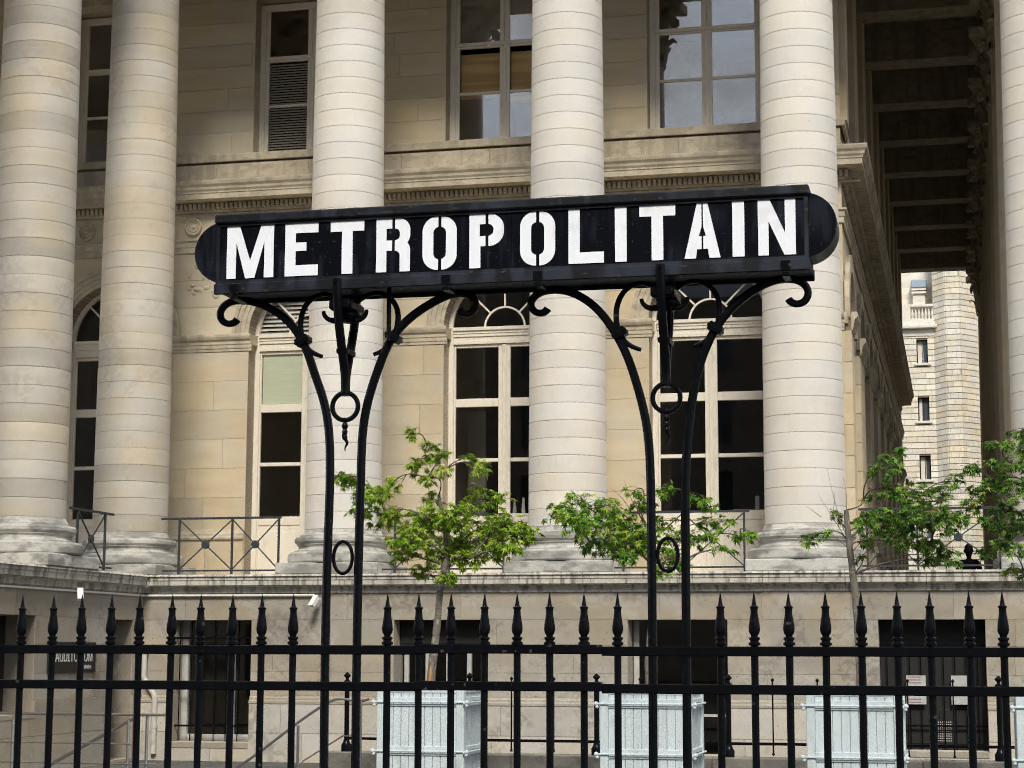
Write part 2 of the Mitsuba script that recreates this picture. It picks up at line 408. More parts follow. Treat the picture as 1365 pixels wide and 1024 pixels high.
for c in BAYS:                                                      # reveals, archivolt rings, keystones
    rev = [bx(c - HW - 0.03, c - HW, YW + 0.005, YW + 0.40, ZF, Z_IMP), bx(c + HW, c + HW + 0.03, YW + 0.005, YW + 0.40, ZF, Z_IMP),
           bx(c - HW - 0.03, c - HW, YW + 0.005, YW + 0.40, Z_SILL, Z_TOP), bx(c + HW, c + HW + 0.03, YW + 0.005, YW + 0.40, Z_SILL, Z_TOP),
           bx(c - HW, c + HW, YW + 0.005, YW + 0.40, Z_TOP, Z_TOP + 0.03)]
    for r_ in rev:
        put(f'{palace}__reveal', r_, 'm_wall')
    half = sbox(c - 2, Z_IMP + 0.002, c + 2, 9)
    prev, steps = RA, ((1.05, 0.015), (1.13, 0.035), (1.21, 0.055), (1.275, 0.085))
    rings = []
    for r, pr in steps:
        rings.append(slab(Point(c, Z_IMP).buffer(r, 40).difference(Point(c, Z_IMP).buffer(prev, 40)).intersection(half), YW - pr, YW + 0.4 if prev == RA else YW + 0.05))
        prev = r
    put(f'{palace}__archivolt', rings, 'm_trim')
# mouldings along the front, broken by the openings where they must be
IMP = [(0, 6.83), (0.02, 6.83), (0.02, 6.875), (0.035, 6.88), (0.035, 6.94), (0.05, 6.95), (0.05, 7.0), (0.085, 7.03), (0.105, 7.07), (0.105, 7.105), (0.09, Z_IMP), (0, Z_IMP)]
PEDM = [(0.03, 3.54), (0.09, 3.54), (0.10, 3.57), (0.075, 3.60), (0.075, 3.64), (0.045, 3.67), (0.03, 3.72), (0, 3.72)]
edges = [XL] + [e for c in BAYS for e in (c - HW, c + HW)] + [XW]
for a, b in zip(edges[::2], edges[1::2]):
    if b > XL:
        a = max(a, XL)
        put(f'{palace}__impost', [sweep(IMP, (a - 0.06, YW), (b + 0.06 if b < XW - 0.1 else b, YW), 'y'),
                                  bx(b - 0.02, b + 0.05, YW + 0.002, YW + 0.34, 6.95, Z_IMP - 0.003), bx(a - 0.05, a + 0.02, YW + 0.002, YW + 0.34, 6.95, Z_IMP - 0.003)], 'm_trim')
        put(f'{palace}__dado', sweep(PEDM, (a, YW), (b, YW), 'y'), 'm_trim')
ARC = [(0, 8.61), (0.03, 8.61), (0.03, 8.71), (0.045, 8.715), (0.045, 8.80), (0.075, 8.82), (0.075, 8.85), (0, 8.85)]
COR = [(0.0, 9.315), (0.05, 9.33), (0.07, 9.36), (0.07, 9.475), (0.14, 9.49), (0.36, 9.50), (0.36, 9.595), (0.375, 9.60), (0.375, 9.625), (0.40, 9.66), (0.405, 9.70), (0.44, 9.745), (0.45, 9.79), (0.45, 9.815), (0.0, 9.835)]
SIL = [(0.03, 10.235), (0.075, 10.24), (0.075, 10.36), (0.06, Z_SILL), (-0.38, Z_SILL + 0.012)]
put(f'{palace}__architrave', [sweep(ARC, (XL, YW), (XW, YW), 'y', 0, 1), sweep(ARC, (XW, YW), (XW, YEND), 'x', -1, 0)], 'm_trim')
put(f'{palace}__cornice', sweep(COR, (XL, YW), (XW, YW), 'y', 0, 1), 'm_trim')
put(f'{palace}__side_cornice', sweep(COR, (XW, YW), (XW, 62.0), 'x', -1, 0), 'm_shaded_trim', label='cornice running back along the side gallery')  # darker copy of the front cornice stone, shade put into the colour
put(f'{palace}__sill_band', [sweep(SIL, (XL, YW), (XW, YW), 'y', 0, 1), sweep(SIL, (XW, YW), (XW, YEND), 'x', -1, 0)], 'm_trim')
dent = []
x = XL
while x < XW + 0.1:
    dent.append(bx(x, x + 0.052, YW - 0.15, YW - 0.06, 9.37, 9.47))
    x += 0.0855
y = YW
while y < 61:
    dent.append(bx(XW + 0.06, XW + 0.15, y, y + 0.052, 9.37, 9.47))
    y += 0.0855
put(f'{palace}__dentil', dent, 'm_trim', kind='stuff')
drops = []                                                          # the broken fillet under the dentils
x = XL
while x < XW:
    drops.append(bx(x, x + 0.40, YW - 0.035, YW - 0.012, 9.285, 9.306))
    x += 0.44
put(f'{palace}__fillet', drops, 'm_trim', kind='stuff')
spk, rng = [], random.Random(11)
x = XL
while x < XW + 0.4:                                                 # bird spikes on the cornice
    h = rng.uniform(0.09, 0.13)
    dx, dy = rng.uniform(-0.03, 0.03), rng.uniform(-0.04, 0.02)
    spk.append(trimesh.Trimesh([(x - 0.0016, YW - 0.40, 9.81), (x + 0.0016, YW - 0.40, 9.81), (x, YW - 0.397, 9.81), (x + dx, YW - 0.40 + dy, 9.81 + h)], [[0, 1, 3], [1, 2, 3], [2, 0, 3]], process=False))
    x += 0.03
put(f'{palace}__bird_spikes', spk, 'm_steel', kind='stuff')
ros = [(0.0, 0.0), (0.03, 0.0)]
RPROF = [(0.0, 0.055), (0.035, 0.05), (0.05, 0.03), (0.075, 0.03), (0.09, 0.05), (0.105, 0.03), (0.12, 0.03), (0.135, 0.06), (0.155, 0.05), (0.16, 0.0)]
rm = lathe(RPROF, 24)
rm.apply_transform(trimesh.transformations.rotation_matrix(math.pi / 2, [1, 0, 0]))
rd = mikit.ply(rm, 'm_trim', 35)
for k in range(13):
    xr = -13.04 - 3.09 + 1.03 * k
    if xr < XW - 0.2:
        put(f'{palace}__rosette', rd, 'm_trim', at=T().translate([xr, YW - 0.01, 9.08]))
# carved relief panels on the spandrels over the piers
rel, rng = [], random.Random(5)
for cx in CX[:4]:
    for _ in range(26):
        x, z, r = cx + rng.uniform(-0.36, 0.36), 8.12 + rng.uniform(-0.28, 0.28), rng.uniform(0.03, 0.07)
        s = trimesh.creation.icosphere(1, r)
        s.apply_scale([1, 0.5, 1.5 if rng.random() < 0.5 else 0.7])
        s.apply_translation([x, YW, z])
        rel.append(s)
put(f'{palace}__relief', rel, 'm_trim', True, kind='stuff')
# window head moulding
for c in BAYS:
    put(f'{palace}__lintel', sweep([(0.0, 13.30), (0.05, 13.30), (0.05, 13.42), (0.10, 13.45), (0.12, 13.52), (0, 13.53)], (c - 1.25, YW), (c + 1.25, YW), 'y'), 'm_trim')
put(f'{palace}__string_course', sweep([(0, 13.75), (0.06, 13.76), (0.08, 13.85), (0.14, 13.95), (0.14, 14.0), (0, 14.02)], (XL, YW), (XW, YW), 'y'), 'm_trim')

# side wall of the gallery (runs away from us)
side = []
svoid = unary_union([unary_union([sbox(c - HW, ZF - 0.1, c + HW, Z_IMP), Point(c, Z_IMP).buffer(RA, 20)]) for c in [YW + (q + 0.5) * S for q in range(9)]])
put(f'{palace}__side_wall_core', slab(sbox(YW + 0.012, ZF, YEND, 17.0).difference(svoid), XW - 0.45, XW - 0.02, 'x'), 'm_wall')
for k in range(10):
    ya = YW + 0.02 + (0 if k == 0 else k * S - 0.77)
    yb = YW + k * S + 0.77
    stones(f'{palace}__side_pier__stone', sbox(ya, 3.72, yb, 6.83), XW + 0.11, 0.12, [3.72, 4.75, 5.8, 6.83] if k > 2 else [3.72, 4.27, 4.78, 5.29, 5.80, 6.31, 6.83], 5.0, WALLM, 'x', seed=20 + k, tones=(0.9, 1.06))
    put(f'{palace}__side_impost', sweep(IMP, (XW + 0.11, ya - (0 if k == 0 else 0.05)), (XW + 0.11, yb + 0.05), 'x'), 'm_trim')
    put(f'{palace}__side_pedestal', [bx(XW - 0.02, XW + 0.16, ya, yb, ZF, 3.54), sweep(PEDM, (XW + 0.11, ya), (XW + 0.11, yb), 'x')], 'm_trim')
    if k < 9:
        c = YW + (k + 0.5) * S
        put(f'{palace}__side_archivolt', slab(Point(c, Z_IMP).buffer(1.275, 24).difference(Point(c, Z_IMP).buffer(RA, 24)).intersection(sbox(c - 2, Z_IMP, c + 2, 9)), XW - 0.02, XW + 0.06, 'x'), 'm_trim')
        sw = num(f'{palace}__side_door')
        put(f'{sw}__frame', slab(unary_union([sbox(c - HW, ZF, c + HW, Z_IMP), Point(c, Z_IMP).buffer(RA, 20)]).difference(unary_union([sbox(c + a, b, c + a + 0.8, b2) for a in (-0.88, 0.08) for b, b2 in ((3.95, 4.83), (4.9, 5.78), (5.92, 6.8))])), XW - 0.42, XW - 0.36, 'x'), 'm_frame')
        put(f'{sw}__pane', slab(sbox(c - HW, 3.9, c + HW, 6.85), XW - 0.44, XW - 0.43, 'x'), 'm_far_glass')
    put(f'{palace}__side_pilaster', bx(XW - 0.015, XW + 0.11, ya + 0.1, yb - 0.1, Z_SILL, 14.6), 'm_wall')
stones(f'{palace}__side_frieze__stone', sbox(YW + 0.02, 7.9, YEND, 9.32), XW - 0.012, 0.04, [7.9, 8.61, 8.86, 9.32], 1.75, WALLM, 'x', seed=40, tones=(0.9, 1.06))

# rooms behind the glass
room = [bx(-30, XW - 0.46, 47.0, 47.1, ZF, 17), bx(-30, XW - 0.46, YW + 0.43, 47.0, ZF - 0.3, ZF - 0.02), bx(-30, XW - 0.46, YW + 0.43, 47.0, 8.65, 9.6), bx(-30, XW - 0.46, YW + 0.43, 47.0, 14.6, 14.8)]
for c in [b - S / 2 for b in BAYS]:
    room.append(bx(c - 0.1, c + 0.1, YW + 0.43, 47.0, ZF, 14.6))
put(f'{palace}__interior', room, 'm_room')
lamp = [tube([(BAYS[2] - 0.5 + 0.16 * k, YW + 2.6, 4.05), (BAYS[2] - 0.5 + 0.16 * k, YW + 2.6, 4.3 + 0.05 * (k % 3))], [0.045, 0.02], 8) for k in range(6)]
put(f'{palace}__counter', [bx(BAYS[2] - 0.9, BAYS[2] + 0.6, YW + 2.4, YW + 2.9, ZF, 4.05)] + lamp, 'm_white_plastic', label='counter with bottles seen through the middle door')


put(f'{palace}__partition', [bx(BAYS[2] - 1.42, BAYS[2] - 1.08, YW + 3.4, YW + 3.5, ZF, 6.1)], 'm_room', label='beige partition inside the middle door')
put(f'{palace}__desk', [bx(BAYS[3] + 0.2, BAYS[3] + 1.3, YW + 1.6, YW + 2.1, 4.02, 4.06), bx(BAYS[3] + 0.55, BAYS[3] + 0.62, YW + 1.8, YW + 1.86, 3.85, 4.3)], 'm_grey_frame', label='grey shelf inside the right-hand door')
put(f'{palace}__armchair', [bx(BAYS[1] - 0.75, BAYS[1] - 0.35, YW + 1.2, YW + 1.6, ZF, 4.05, 0.06)], 'm_dark_door_shade', label='dark chair back inside the door with the green blind')


def glass_door(c, k):
    d = num(f'{palace}__glass_door')
    y = YW + 0.36
    f = [bx(c - HW, c - HW + 0.095, y - 0.05, y + 0.05, ZF, 7.13, 0.008), bx(c + HW - 0.095, c + HW, y - 0.05, y + 0.05, ZF, 7.13, 0.008)]
    # transom entablature in painted wood
    for z0, z1, pr in ((6.86, 6.91, 0.075), (6.91, 6.99, 0.06), (6.99, 7.04, 0.085), (7.04, 7.09, 0.10), (7.09, 7.145, 0.13)):
        f.append(bx(c - HW + 0.095, c + HW - 0.095, y - pr, y + 0.05, z0, z1))
    put(f'{d}__frame', f, 'm_frame')
    gl = []
    for s in (-1, 1):
        x0, x1 = (c - HW + 0.097, c - 0.004) if s < 0 else (c + 0.004, c + HW - 0.097)
        st0, st1 = (0.03, 0.10) if s < 0 else (0.10, 0.03)
        zr = [(6.80, 6.855), (5.776, 5.92), (4.83, 4.894), (3.80, 3.95), (2.80, 2.93)]
        leaf = [bx(x0, x0 + st0, y - 0.035, y + 0.03, ZF + 0.01, 6.857, 0.006), bx(x1 - st1, x1, y - 0.035, y + 0.03, ZF + 0.01, 6.857, 0.006)]
        leaf += [bx(x0 + st0, x1 - st1, y - 0.032, y + 0.028, za, zb, 0.006) for za, zb in zr]
        leaf.append(bx(x0 + st0, x1 - st1, y - 0.012, y + 0.02, 2.93, 3.80))
        leaf += [bx(x0 + st0 + 0.08, x1 - st1 - 0.08, y - 0.026, y - 0.012, 3.02, 3.70, 0.01)]
        if s > 0:
            leaf.append(bx(c - 0.035, c + 0.04, y - 0.055, y - 0.036, ZF + 0.02, 6.85, 0.008))
        put(f'{d}__leaf', leaf, 'm_frame')
        for za, zb in ((5.92, 6.80), (4.894, 5.776), (3.95, 4.83)):
            if k == 1 and za > 5.9 and s < 0:
                continue
            put(f'{d}__pane', bx(x0 + st0, x1 - st1, y - 0.002, y - 0.0015, za, zb) if False else trimesh.Trimesh([(x0 + st0, y, za), (x1 - st1, y, za), (x1 - st1, y, zb), (x0 + st0, y, zb)], [[0, 1, 2], [0, 2, 3]], process=False), 'm_glass_single')
    # fanlight
    ctr = Point(c, 7.145)
    up_ = sbox(c - 2, 7.146, c + 2, 9)
    ring = [slab(ctr.buffer(RA, 32).difference(ctr.buffer(RA - 0.07, 32)).intersection(up_), y - 0.04, y + 0.04),
            slab(ctr.buffer(0.365, 24).difference(ctr.buffer(0.335, 24)).intersection(up_), y - 0.02, y + 0.02)]
    for a in (45, 90, 135):
        ca, sa = math.cos(math.radians(a)), math.sin(math.radians(a))
        ring.append(slab(LineString([(c + 0.36 * ca, 7.145 + 0.36 * sa), (c + 0.93 * ca, 7.145 + 0.93 * sa)]).buffer(0.014, cap_style=2), y - 0.018, y + 0.018))
    put(f'{d}__fanlight', ring, 'm_frame')
    if k == 1:
        sl = [trimesh.Trimesh([(c - w, y + 0.03, z), (c + w, y + 0.03, z), (c + w, y + 0.09, z + 0.07), (c - w, y + 0.09, z + 0.07)], [[0, 1, 2], [0, 2, 3]], process=False)
              for z in np.arange(7.16, 8.05, 0.075) for w in [math.sqrt(max(0.01, 0.93 ** 2 - (z - 7.145) ** 2))]]
        put(f'{d}__fanlight_louvre', sl, 'm_grey_frame', kind='stuff')
    else:
        put(f'{d}__fanlight_pane', slab(ctr.buffer(RA - 0.07, 32).intersection(up_), y + 0.021, y + 0.0215), 'm_glass_single')
    if k == 1:
        put(f'{d}__roller_blind', [bx(c - HW + 0.14, c - 0.11, y + 0.012, y + 0.018, 5.93, 6.80)], 'm_green_blind', label='pale green roller blind drawn over the top pane')


def upper_window(c, k):
    d = num(f'{palace}__upper_window')
    y = YW + 0.30
    w = HW
    f = [bx(c - w, c - w + 0.10, y - 0.04, y + 0.05, Z_SILL + 0.015, Z_TOP - 0.02, 0.008), bx(c + w - 0.10, c + w, y - 0.04, y + 0.05, Z_SILL + 0.015, Z_TOP - 0.02, 0.008),
         bx(c - w + 0.10, c + w - 0.10, y - 0.04, y + 0.05, 13.06, Z_TOP - 0.02, 0.008), bx(c - w + 0.10, c + w - 0.10, y - 0.05, y + 0.05, 12.137, 12.2, 0.008)]
    put(f'{d}__frame', f, 'm_frame')
    for s in (-1, 1):
        x0, x1 = (c - w + 0.102, c - 0.003) if s < 0 else (c + 0.003, c + w - 0.102)
        a, b = (0.07, 0.085) if s < 0 else (0.085, 0.07)
        leaf = [bx(x0, x0 + a, y - 0.03, y + 0.03, Z_SILL + 0.02, 12.135, 0.006), bx(x1 - b, x1, y - 0.03, y + 0.03, Z_SILL + 0.02, 12.135, 0.006),
                bx(x0 + a, x1 - b, y - 0.03, y + 0.03, Z_SILL + 0.02, 10.45, 0.006), bx(x0 + a, x1 - b, y - 0.025, y + 0.025, 11.262, 11.31, 0.006), bx(x0 + a, x1 - b, y - 0.03, y + 0.03, 12.10, 12.135, 0.006),
                bx(x0, x0 + a, y - 0.03, y + 0.03, 12.202, 13.058, 0.006), bx(x1 - b, x1, y - 0.03, y + 0.03, 12.202, 13.058, 0.006)]
        if s > 0:
            leaf.append(bx(c - 0.03, c + 0.035, y - 0.05, y - 0.031, Z_SILL + 0.02, 12.13, 0.006))
        put(f'{d}__casement', leaf, 'm_frame')
        for za, zb in ((10.45, 11.262), (11.31, 12.10), (12.202, 13.058)):
            if k == 1 and zb < 12.2:
                sl = [bx(x0 + a, x1 - b, y - 0.012 + 0.02 * q, y + 0.012 + 0.02 * q, z + 0.014 * q, z + 0.016 + 0.014 * q) for z in np.arange(za + 0.006, zb - 0.03, 0.0475) for q in (0, 1)]
                put(f'{d}__shade', bx(x0 + a, x1 - b, y + 0.05, y + 0.056, za, zb), 'm_dark_door_shade')  # black sheet standing in for the shade behind the slats
                put(f'{d}__louvre', sl + [], 'm_louvre', kind='stuff')
            elif not (k == 2 and 11.2 < za < 12):       # glass left out so no reflected sky covers the blind
                put(f'{d}__pane', trimesh.Trimesh([(x0 + a, y, za), (x1 - b, y, za), (x1 - b, y, zb), (x0 + a, y, zb)], [[0, 1, 2], [0, 2, 3]], process=False), 'm_glass')
    if k == 2:
        put(f'{d}__blind', [bx(c - w + 0.17, c - 0.085, y + 0.10, y + 0.105, 11.22, 12.03), bx(c + 0.085, c + w - 0.17, y + 0.10, y + 0.105, 11.10, 12.03)], 'm_tan_blind', label='tan fabric blind half drawn behind the middle pane')
    if k == 2:
        put(f'{d}__blind', bx(c - w + 0.12, c + w - 0.12, y + 0.08, y + 0.085, 12.22, 13.05), 'm_room', label='grey blind behind the top panes')
    if k == 3:
        sl = [trimesh.Trimesh([(c - w + 0.12, y + 0.10, z), (c + w - 0.12, y + 0.10, z), (c + w - 0.12, y + 0.128, z + 0.014), (c - w + 0.12, y + 0.128, z + 0.014)], [[0, 1, 2], [0, 2, 3]], process=False) for z in np.arange(10.40, 12.0, 0.033)]
        put(f'{d}__blind', sl, 'm_white_blind', kind='stuff', label='thin slatted venetian blind')


for k, c in enumerate(BAYS):
    glass_door(c, k)
    upper_window(c, k)


# ---- columns
def rad(z):
    t = min(max((z - 3.47) / 9.13, 0), 1)
    return 0.588 - 0.055 * t ** 1.6


def drum(z0, z1, depth, a0=0.0, a1=2 * math.pi, n=40):
    g = 0.005
    pr = [(rad(z0) - depth, z0 + g * 0.3), (rad(z0) - 0.0015, z0 + g), (rad(z0), z0 + g + 0.008), (rad((z0 + z1) / 2), (z0 + z1) / 2), (rad(z1), z1 - g - 0.008), (rad(z1) - 0.0015, z1 - g), (rad(z1) - depth, z1 - g * 0.3)]
    m = lathe(pr, n, a0=a0, a1=a1)
    if a1 - a0 < 6.2:                                   # upright joints: the end rows sink in
        v = np.array(m.vertices)
        ang = np.arctan2(v[:, 1], v[:, 0])
        for a in (a0, a1):
            hit = np.abs(np.angle(np.exp(1j * (ang - a)))) < 1e-4
            v[hit, :2] *= (1 - depth / 0.588)
        m = trimesh.Trimesh(v, m.faces, process=False)
    return m


BASE = [(0.815, 2.96), (0.835, 2.985), (0.84, 3.04), (0.835, 3.10), (0.80, 3.13), (0.735, 3.133), (0.735, 3.155), (0.70, 3.16), (0.672, 3.19), (0.672, 3.215), (0.70, 3.24), (0.70, 3.262), (0.715, 3.265), (0.735, 3.29), (0.735, 3.33), (0.715, 3.36), (0.65, 3.365), (0.65, 3.395), (0.625, 3.40), (0.60, 3.435), (0.588, 3.475)]
base_d = mikit.ply(lathe(BASE, 56), 'm_plinth', 30)
plinth_d = mikit.ply(bx(-0.80, 0.80, -0.80, 0.80, ZF, 2.957, 0.012), 'm_plinth')
Z0, HC, NC = 3.475, 0.2615, 35
core_d = mikit.ply(lathe([(rad(Z0) - 0.012, Z0), (rad(8) - 0.012, 8.0), (rad(12.6) - 0.012, 12.63)], 32), 'm_joint', True)
TONES = (0.84, 0.965, 1.01, 1.05)
drums, halves = {}, {}
for i in range(NC):
    za, zb = Z0 + i * HC, Z0 + (i + 1) * HC
    ang = math.radians(-90 - 22 + (3 if i % 4 else -3))
    full = {d: trimesh.graph.smooth_shade(drum(za, zb, d), angle=0.44, facet_minarea=None) for d in (0.009, 0.003)}
    thirds = [trimesh.graph.smooth_shade(drum(za, zb, 0.010, ang + q * 2 * math.pi / 3, ang + (q + 1) * 2 * math.pi / 3, 14), angle=0.44, facet_minarea=None) for q in range(3)] if i < 14 else []
    for t in range(4):
        for d in full:
            drums[i, d, t] = toned(full[d], 'm_clean', True, TONES[t], (i * 0.37 + t * 0.29) % 1)
        halves[i, t] = [toned(h, 'm_clean', True, TONES[t], (i * 0.41 + q * 0.23 + t * 0.31) % 1) for q, h in enumerate(thirds)]


def capital():
    m = [lathe([(0.535, 12.55), (0.575, 12.57), (0.585, 12.60), (0.575, 12.63), (0.53, 12.64), (0.53, 13.1), (0.56, 13.5), (0.66, 13.78), (0.70, 13.82), (0.0, 13.83)], 32)]
    for tier, (z, h, r, n, off) in enumerate(((12.64, 0.46, 0.56, 8, 0.0), (12.72, 0.80, 0.58, 8, math.pi / 8), (13.2, 0.55, 0.62, 8, 0.0))):
        for k in range(n):
            a = off + k * 2 * math.pi / n
            c, s = math.cos(a), math.sin(a)
            rows = [(r, 0.0, 0.17), (r + 0.02, 0.5, 0.19), (r + 0.07, 0.82, 0.16), (r + 0.17, 0.97, 0.13), (r + 0.21, 0.90, 0.10), (r + 0.19, 0.80, 0.06)]
            v = [(rr * c - w * s * e, rr * s + w * c * e, z + h * t) for rr, t, w in rows for e in (-1, 0, 1)]
            v = [tuple(np.array(p) + (0.03 * np.array([c, s, 0]) if i % 3 == 1 else 0)) for i, p in enumerate(v)]
            f = []
            for i in range(len(rows) - 1):
                for j in range(2):
                    q = i * 3 + j
                    f += [[q, q + 1, q + 4], [q, q + 4, q + 3]]
            m.append(trimesh.Trimesh(v, f, process=False))
    for k in range(4):
        a = math.pi / 4 + k * math.pi / 2
        e = np.array([math.cos(a), math.sin(a), 0])
        pts = [e * 0.62 + [0, 0, 13.3], e * 0.72 + [0, 0, 13.55], e * 0.90 + [0, 0, 13.72], e * 0.98 + [0, 0, 13.66], e * 0.94 + [0, 0, 13.56], e * 0.87 + [0, 0, 13.60], e * 0.89 + [0, 0, 13.66]]
        m.append(tube(spline(pts, 14), np.linspace(0.04, 0.06, 14), 6))
    q = Polygon([(-0.9, -0.9), (0, -0.72), (0.9, -0.9), (0.72, 0), (0.9, 0.9), (0, 0.72), (-0.9, 0.9), (-0.72, 0)]).buffer(-0.06).buffer(0.06)
    m.append(slab(q, 13.83, 14.0, 'z'))
    return cat(m)


capital_d = mikit.ply(capital(), 'm_trim', 40)
shaft_d = toned(tone=1.0, mesh=lathe([(rad(Z0), Z0), (rad(6), 6), (rad(8), 8), (rad(10), 10), (rad(12.55), 12.55)], 40), m='m_old', smooth=True)


def column(x, y, kind, seed, detail=True):
    rng = random.Random(seed)
    c = num(f'{palace}__column')
    at = T().translate([x, y, 0])
    put(f'{c}__plinth', plinth_d, 'm_plinth', at=at)
    put(f'{c}__base', base_d, 'm_plinth', at=at)
    put(f'{c}__capital', capital_d, 'm_trim' if detail else 'm_shaded_trim', at=at)  # side capitals take the copy darkened for shade
    if not detail:
        put(f'{c}__shaft', shaft_d, 'm_old', at=at)
        return
    put(f'{c}__core', core_d, 'm_joint', at=at)
    m = 'm_clean' if kind == 'clean' else 'm_old'
    for i in range(NC):
        t = rng.randrange(1, 4) if kind == 'clean' else rng.randrange(4)
        if i < 14 and ((kind == 'clean' and i % 2 == 1 and i < 11) or (kind == 'old' and rng.random() < 0.35)):
            r = T().translate([x, y, 0]).rotate([0, 0, 1], rng.uniform(-3, 3) if kind == 'clean' else rng.uniform(-70, 70))
            for h in halves[i, t]:
                put(f'{c}__drum', h, m, at=r)
        else:
            ok = kind == 'clean' and rng.random() > 0.12 or kind == 'old' and rng.random() < 0.4
            put(f'{c}__drum', drums[i, 0.009 if ok else 0.003, t], m, at=at)


column(-12.80, 24.55, 'old', 1)
column(CX[0], YC, 'old', 2)
column(CX[1], YC, 'clean', 3)
column(CX[2], YC, 'clean', 4)
column(CX[3], YC, 'clean', 5)
column(CX[4], YC, 'clean', 6)
for k in range(1, 11):
    column(CX[4], YC + k * S, 'old', 10 + k, False)
column(-12.80, 21.0, 'old', 31, False)
# entablature over the columns, ceilings, roof
put(f'{palace}__entablature', [bx(-12.2, CX[4] + 0.55, YC - 0.55, YC + 0.55, 14.003, 15.3), bx(CX[4] - 0.55, CX[4] + 0.55, YC + 0.55, 64.2, 14.003, 15.3), bx(-13.35, -12.25, 20.4, YC + 0.55, 14.003, 15.3),
                               bx(-30, -12.3, 20.4, 21.5, 14.003, 15.3), bx(-30, CX[4] + 0.7, YC - 0.7, YC + 0.6, 15.3, 17.0), bx(CX[4] - 0.6, CX[4] + 0.7, YC + 0.6, 64.3, 15.3, 17.0), bx(-30, -12.1, 20.2, YC - 0.7, 15.3, 17.0)], 'm_trim')
put(f'{palace}__roof', [bx(-40, CX[4] + 1.2, YC - 1.2, 64.8, 17.0, 17.3), bx(-30.5, -11.6, 19.7, YC - 1.2, 17.0, 17.3)], 'm_zinc')
put(f'{palace}__front_ceiling', bx(-30, CX[4] - 0.55, YC + 0.55, YW, 15.0, 15.2), 'm_wall')
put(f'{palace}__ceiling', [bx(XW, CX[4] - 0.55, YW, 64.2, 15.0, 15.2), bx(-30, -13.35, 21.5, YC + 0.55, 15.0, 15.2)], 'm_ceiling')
for k in range(9):
    yb = 37.2 + 3.27 * k
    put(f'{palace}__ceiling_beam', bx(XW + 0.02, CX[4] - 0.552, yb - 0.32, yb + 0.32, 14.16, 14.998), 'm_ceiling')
put(f'{palace}__shell', [bx(-40.4, -40, YW, 64, 0, 17), bx(-40, XW - 0.45, 63.6, 64, 0, 17)], 'm_wall')

# ---- stylobate: floor, ledge, basement wall
put(f'{palace}__gallery_floor', [bx(-12.155, 2.25, 27.31, YW + 0.43, 2.52, ZF - 0.004), bx(-30, -12.16, 19.6, YW + 0.43, 2.52, ZF - 0.004)], 'm_ledge')
put(f'{palace}__side_floor', [bx(XW - 0.02, 2.25, YW + 0.44, 66, 2.52, ZF - 0.004)], 'm_kerb')
LED = [(0.0, 2.50), (0.03, 2.51), (0.04, 2.56), (0.06, 2.60), (0.155, 2.625), (0.155, 2.69), (0.17, 2.70), (0.17, 2.745), (0.20, 2.755), (0.172, ZF), (0, ZF)]
rng = random.Random(8)
x = -12.05
while x < 2.2:
    w = min(rng.uniform(1.1, 1.7), 2.25 - x)
    put(f'{palace}__ledge_stone', sweep(LED, (x + 0.004, 27.35 - rng.uniform(0, 0.012)), (x + w - 0.004, 27.35), 'y'), 'm_ledge')
    x += w
y = 19.6
while y < 27.14:
    w = min(rng.uniform(1.1, 1.7), 27.15 - y)
    put(f'{palace}__ledge_stone', sweep(LED, (-12.2 - rng.uniform(0, 0.012), y + 0.004), (-12.2, y + w - 0.004), 'x'), 'm_ledge')
    y += w
YB = 27.35
BW = [(-11.70, -10.43, 0.28), (-8.19, -6.75, 0.19), (-4.68, -3.24, 0.19), (-1.13, 0.33, 0.30)]
bvoid = unary_union([sbox(a, z, b, 2.105) for a, b, z in BW])
bk = f'{palace}__basement_wall'
put(f'{bk}__core', slab(sbox(-12.19, 0, 2.2, 2.6).difference(bvoid), YB + 0.01, YB + 0.5), 'm_joint')
stones(f'{bk}__stone', sbox(-12.2, 0.98, 2.2, 2.55).difference(bvoid), YB, 0.06, [0.98, 1.335, 1.73, 2.107, 2.55], 1.5, BASEM, seed=50, joint=0.005)
stones(f'{bk}__stone', sbox(-12.2, 0.0, 2.2, 0.86).difference(bvoid), YB - 0.045, 0.1, [0.0, 0.43, 0.86], 1.3, 'm_footing', seed=51, joint=0.006, tones=(0.88, 1.08))
cuts = [-12.2] + [e for a, b, z in BW for e in (a, b)] + [2.2]
for a, b in zip(cuts[::2], cuts[1::2]):
    put(f'{bk}__moulding', sweep([(0.045, 0.86), (0.06, 0.865), (0.06, 0.90), (0.03, 0.92), (0.03, 0.945), (0.012, 0.96), (0, 0.98)], (a, YB), (b, YB), 'y'), 'm_base')
for a, b, z in BW:
    for r_ in [bx(a - 0.02, a, YB + 0.003, YB + 0.5, z, 2.105), bx(b, b + 0.02, YB + 0.003, YB + 0.5, z, 2.105), bx(a, b, YB + 0.003, YB + 0.5, 2.105, 2.125), bx(a, b, YB - 0.06, YB + 0.5, z - 0.08, z)]:
        put(f'{palace}__basement_reveal', r_, 'm_base')
put(f'{palace}__cellar', [bx(-12, 2, 33.4, 33.5, 0, 2.6), bx(-12.1, -12, YB + 0.5, 33.4, 0, 2.6), bx(2.0, 2.1, YB + 0.5, 33.4, 0, 2.6), bx(-12, 2, YB + 0.5, 33.4, -0.02, 0.006)], 'm_room')


def quad(x0, x1, y, z0, z1):
    return trimesh.Trimesh([(x0, y, z0), (x1, y, z0), (x1, y, z1), (x0, y, z1)], [[0, 1, 2], [0, 2, 3]], process=False)


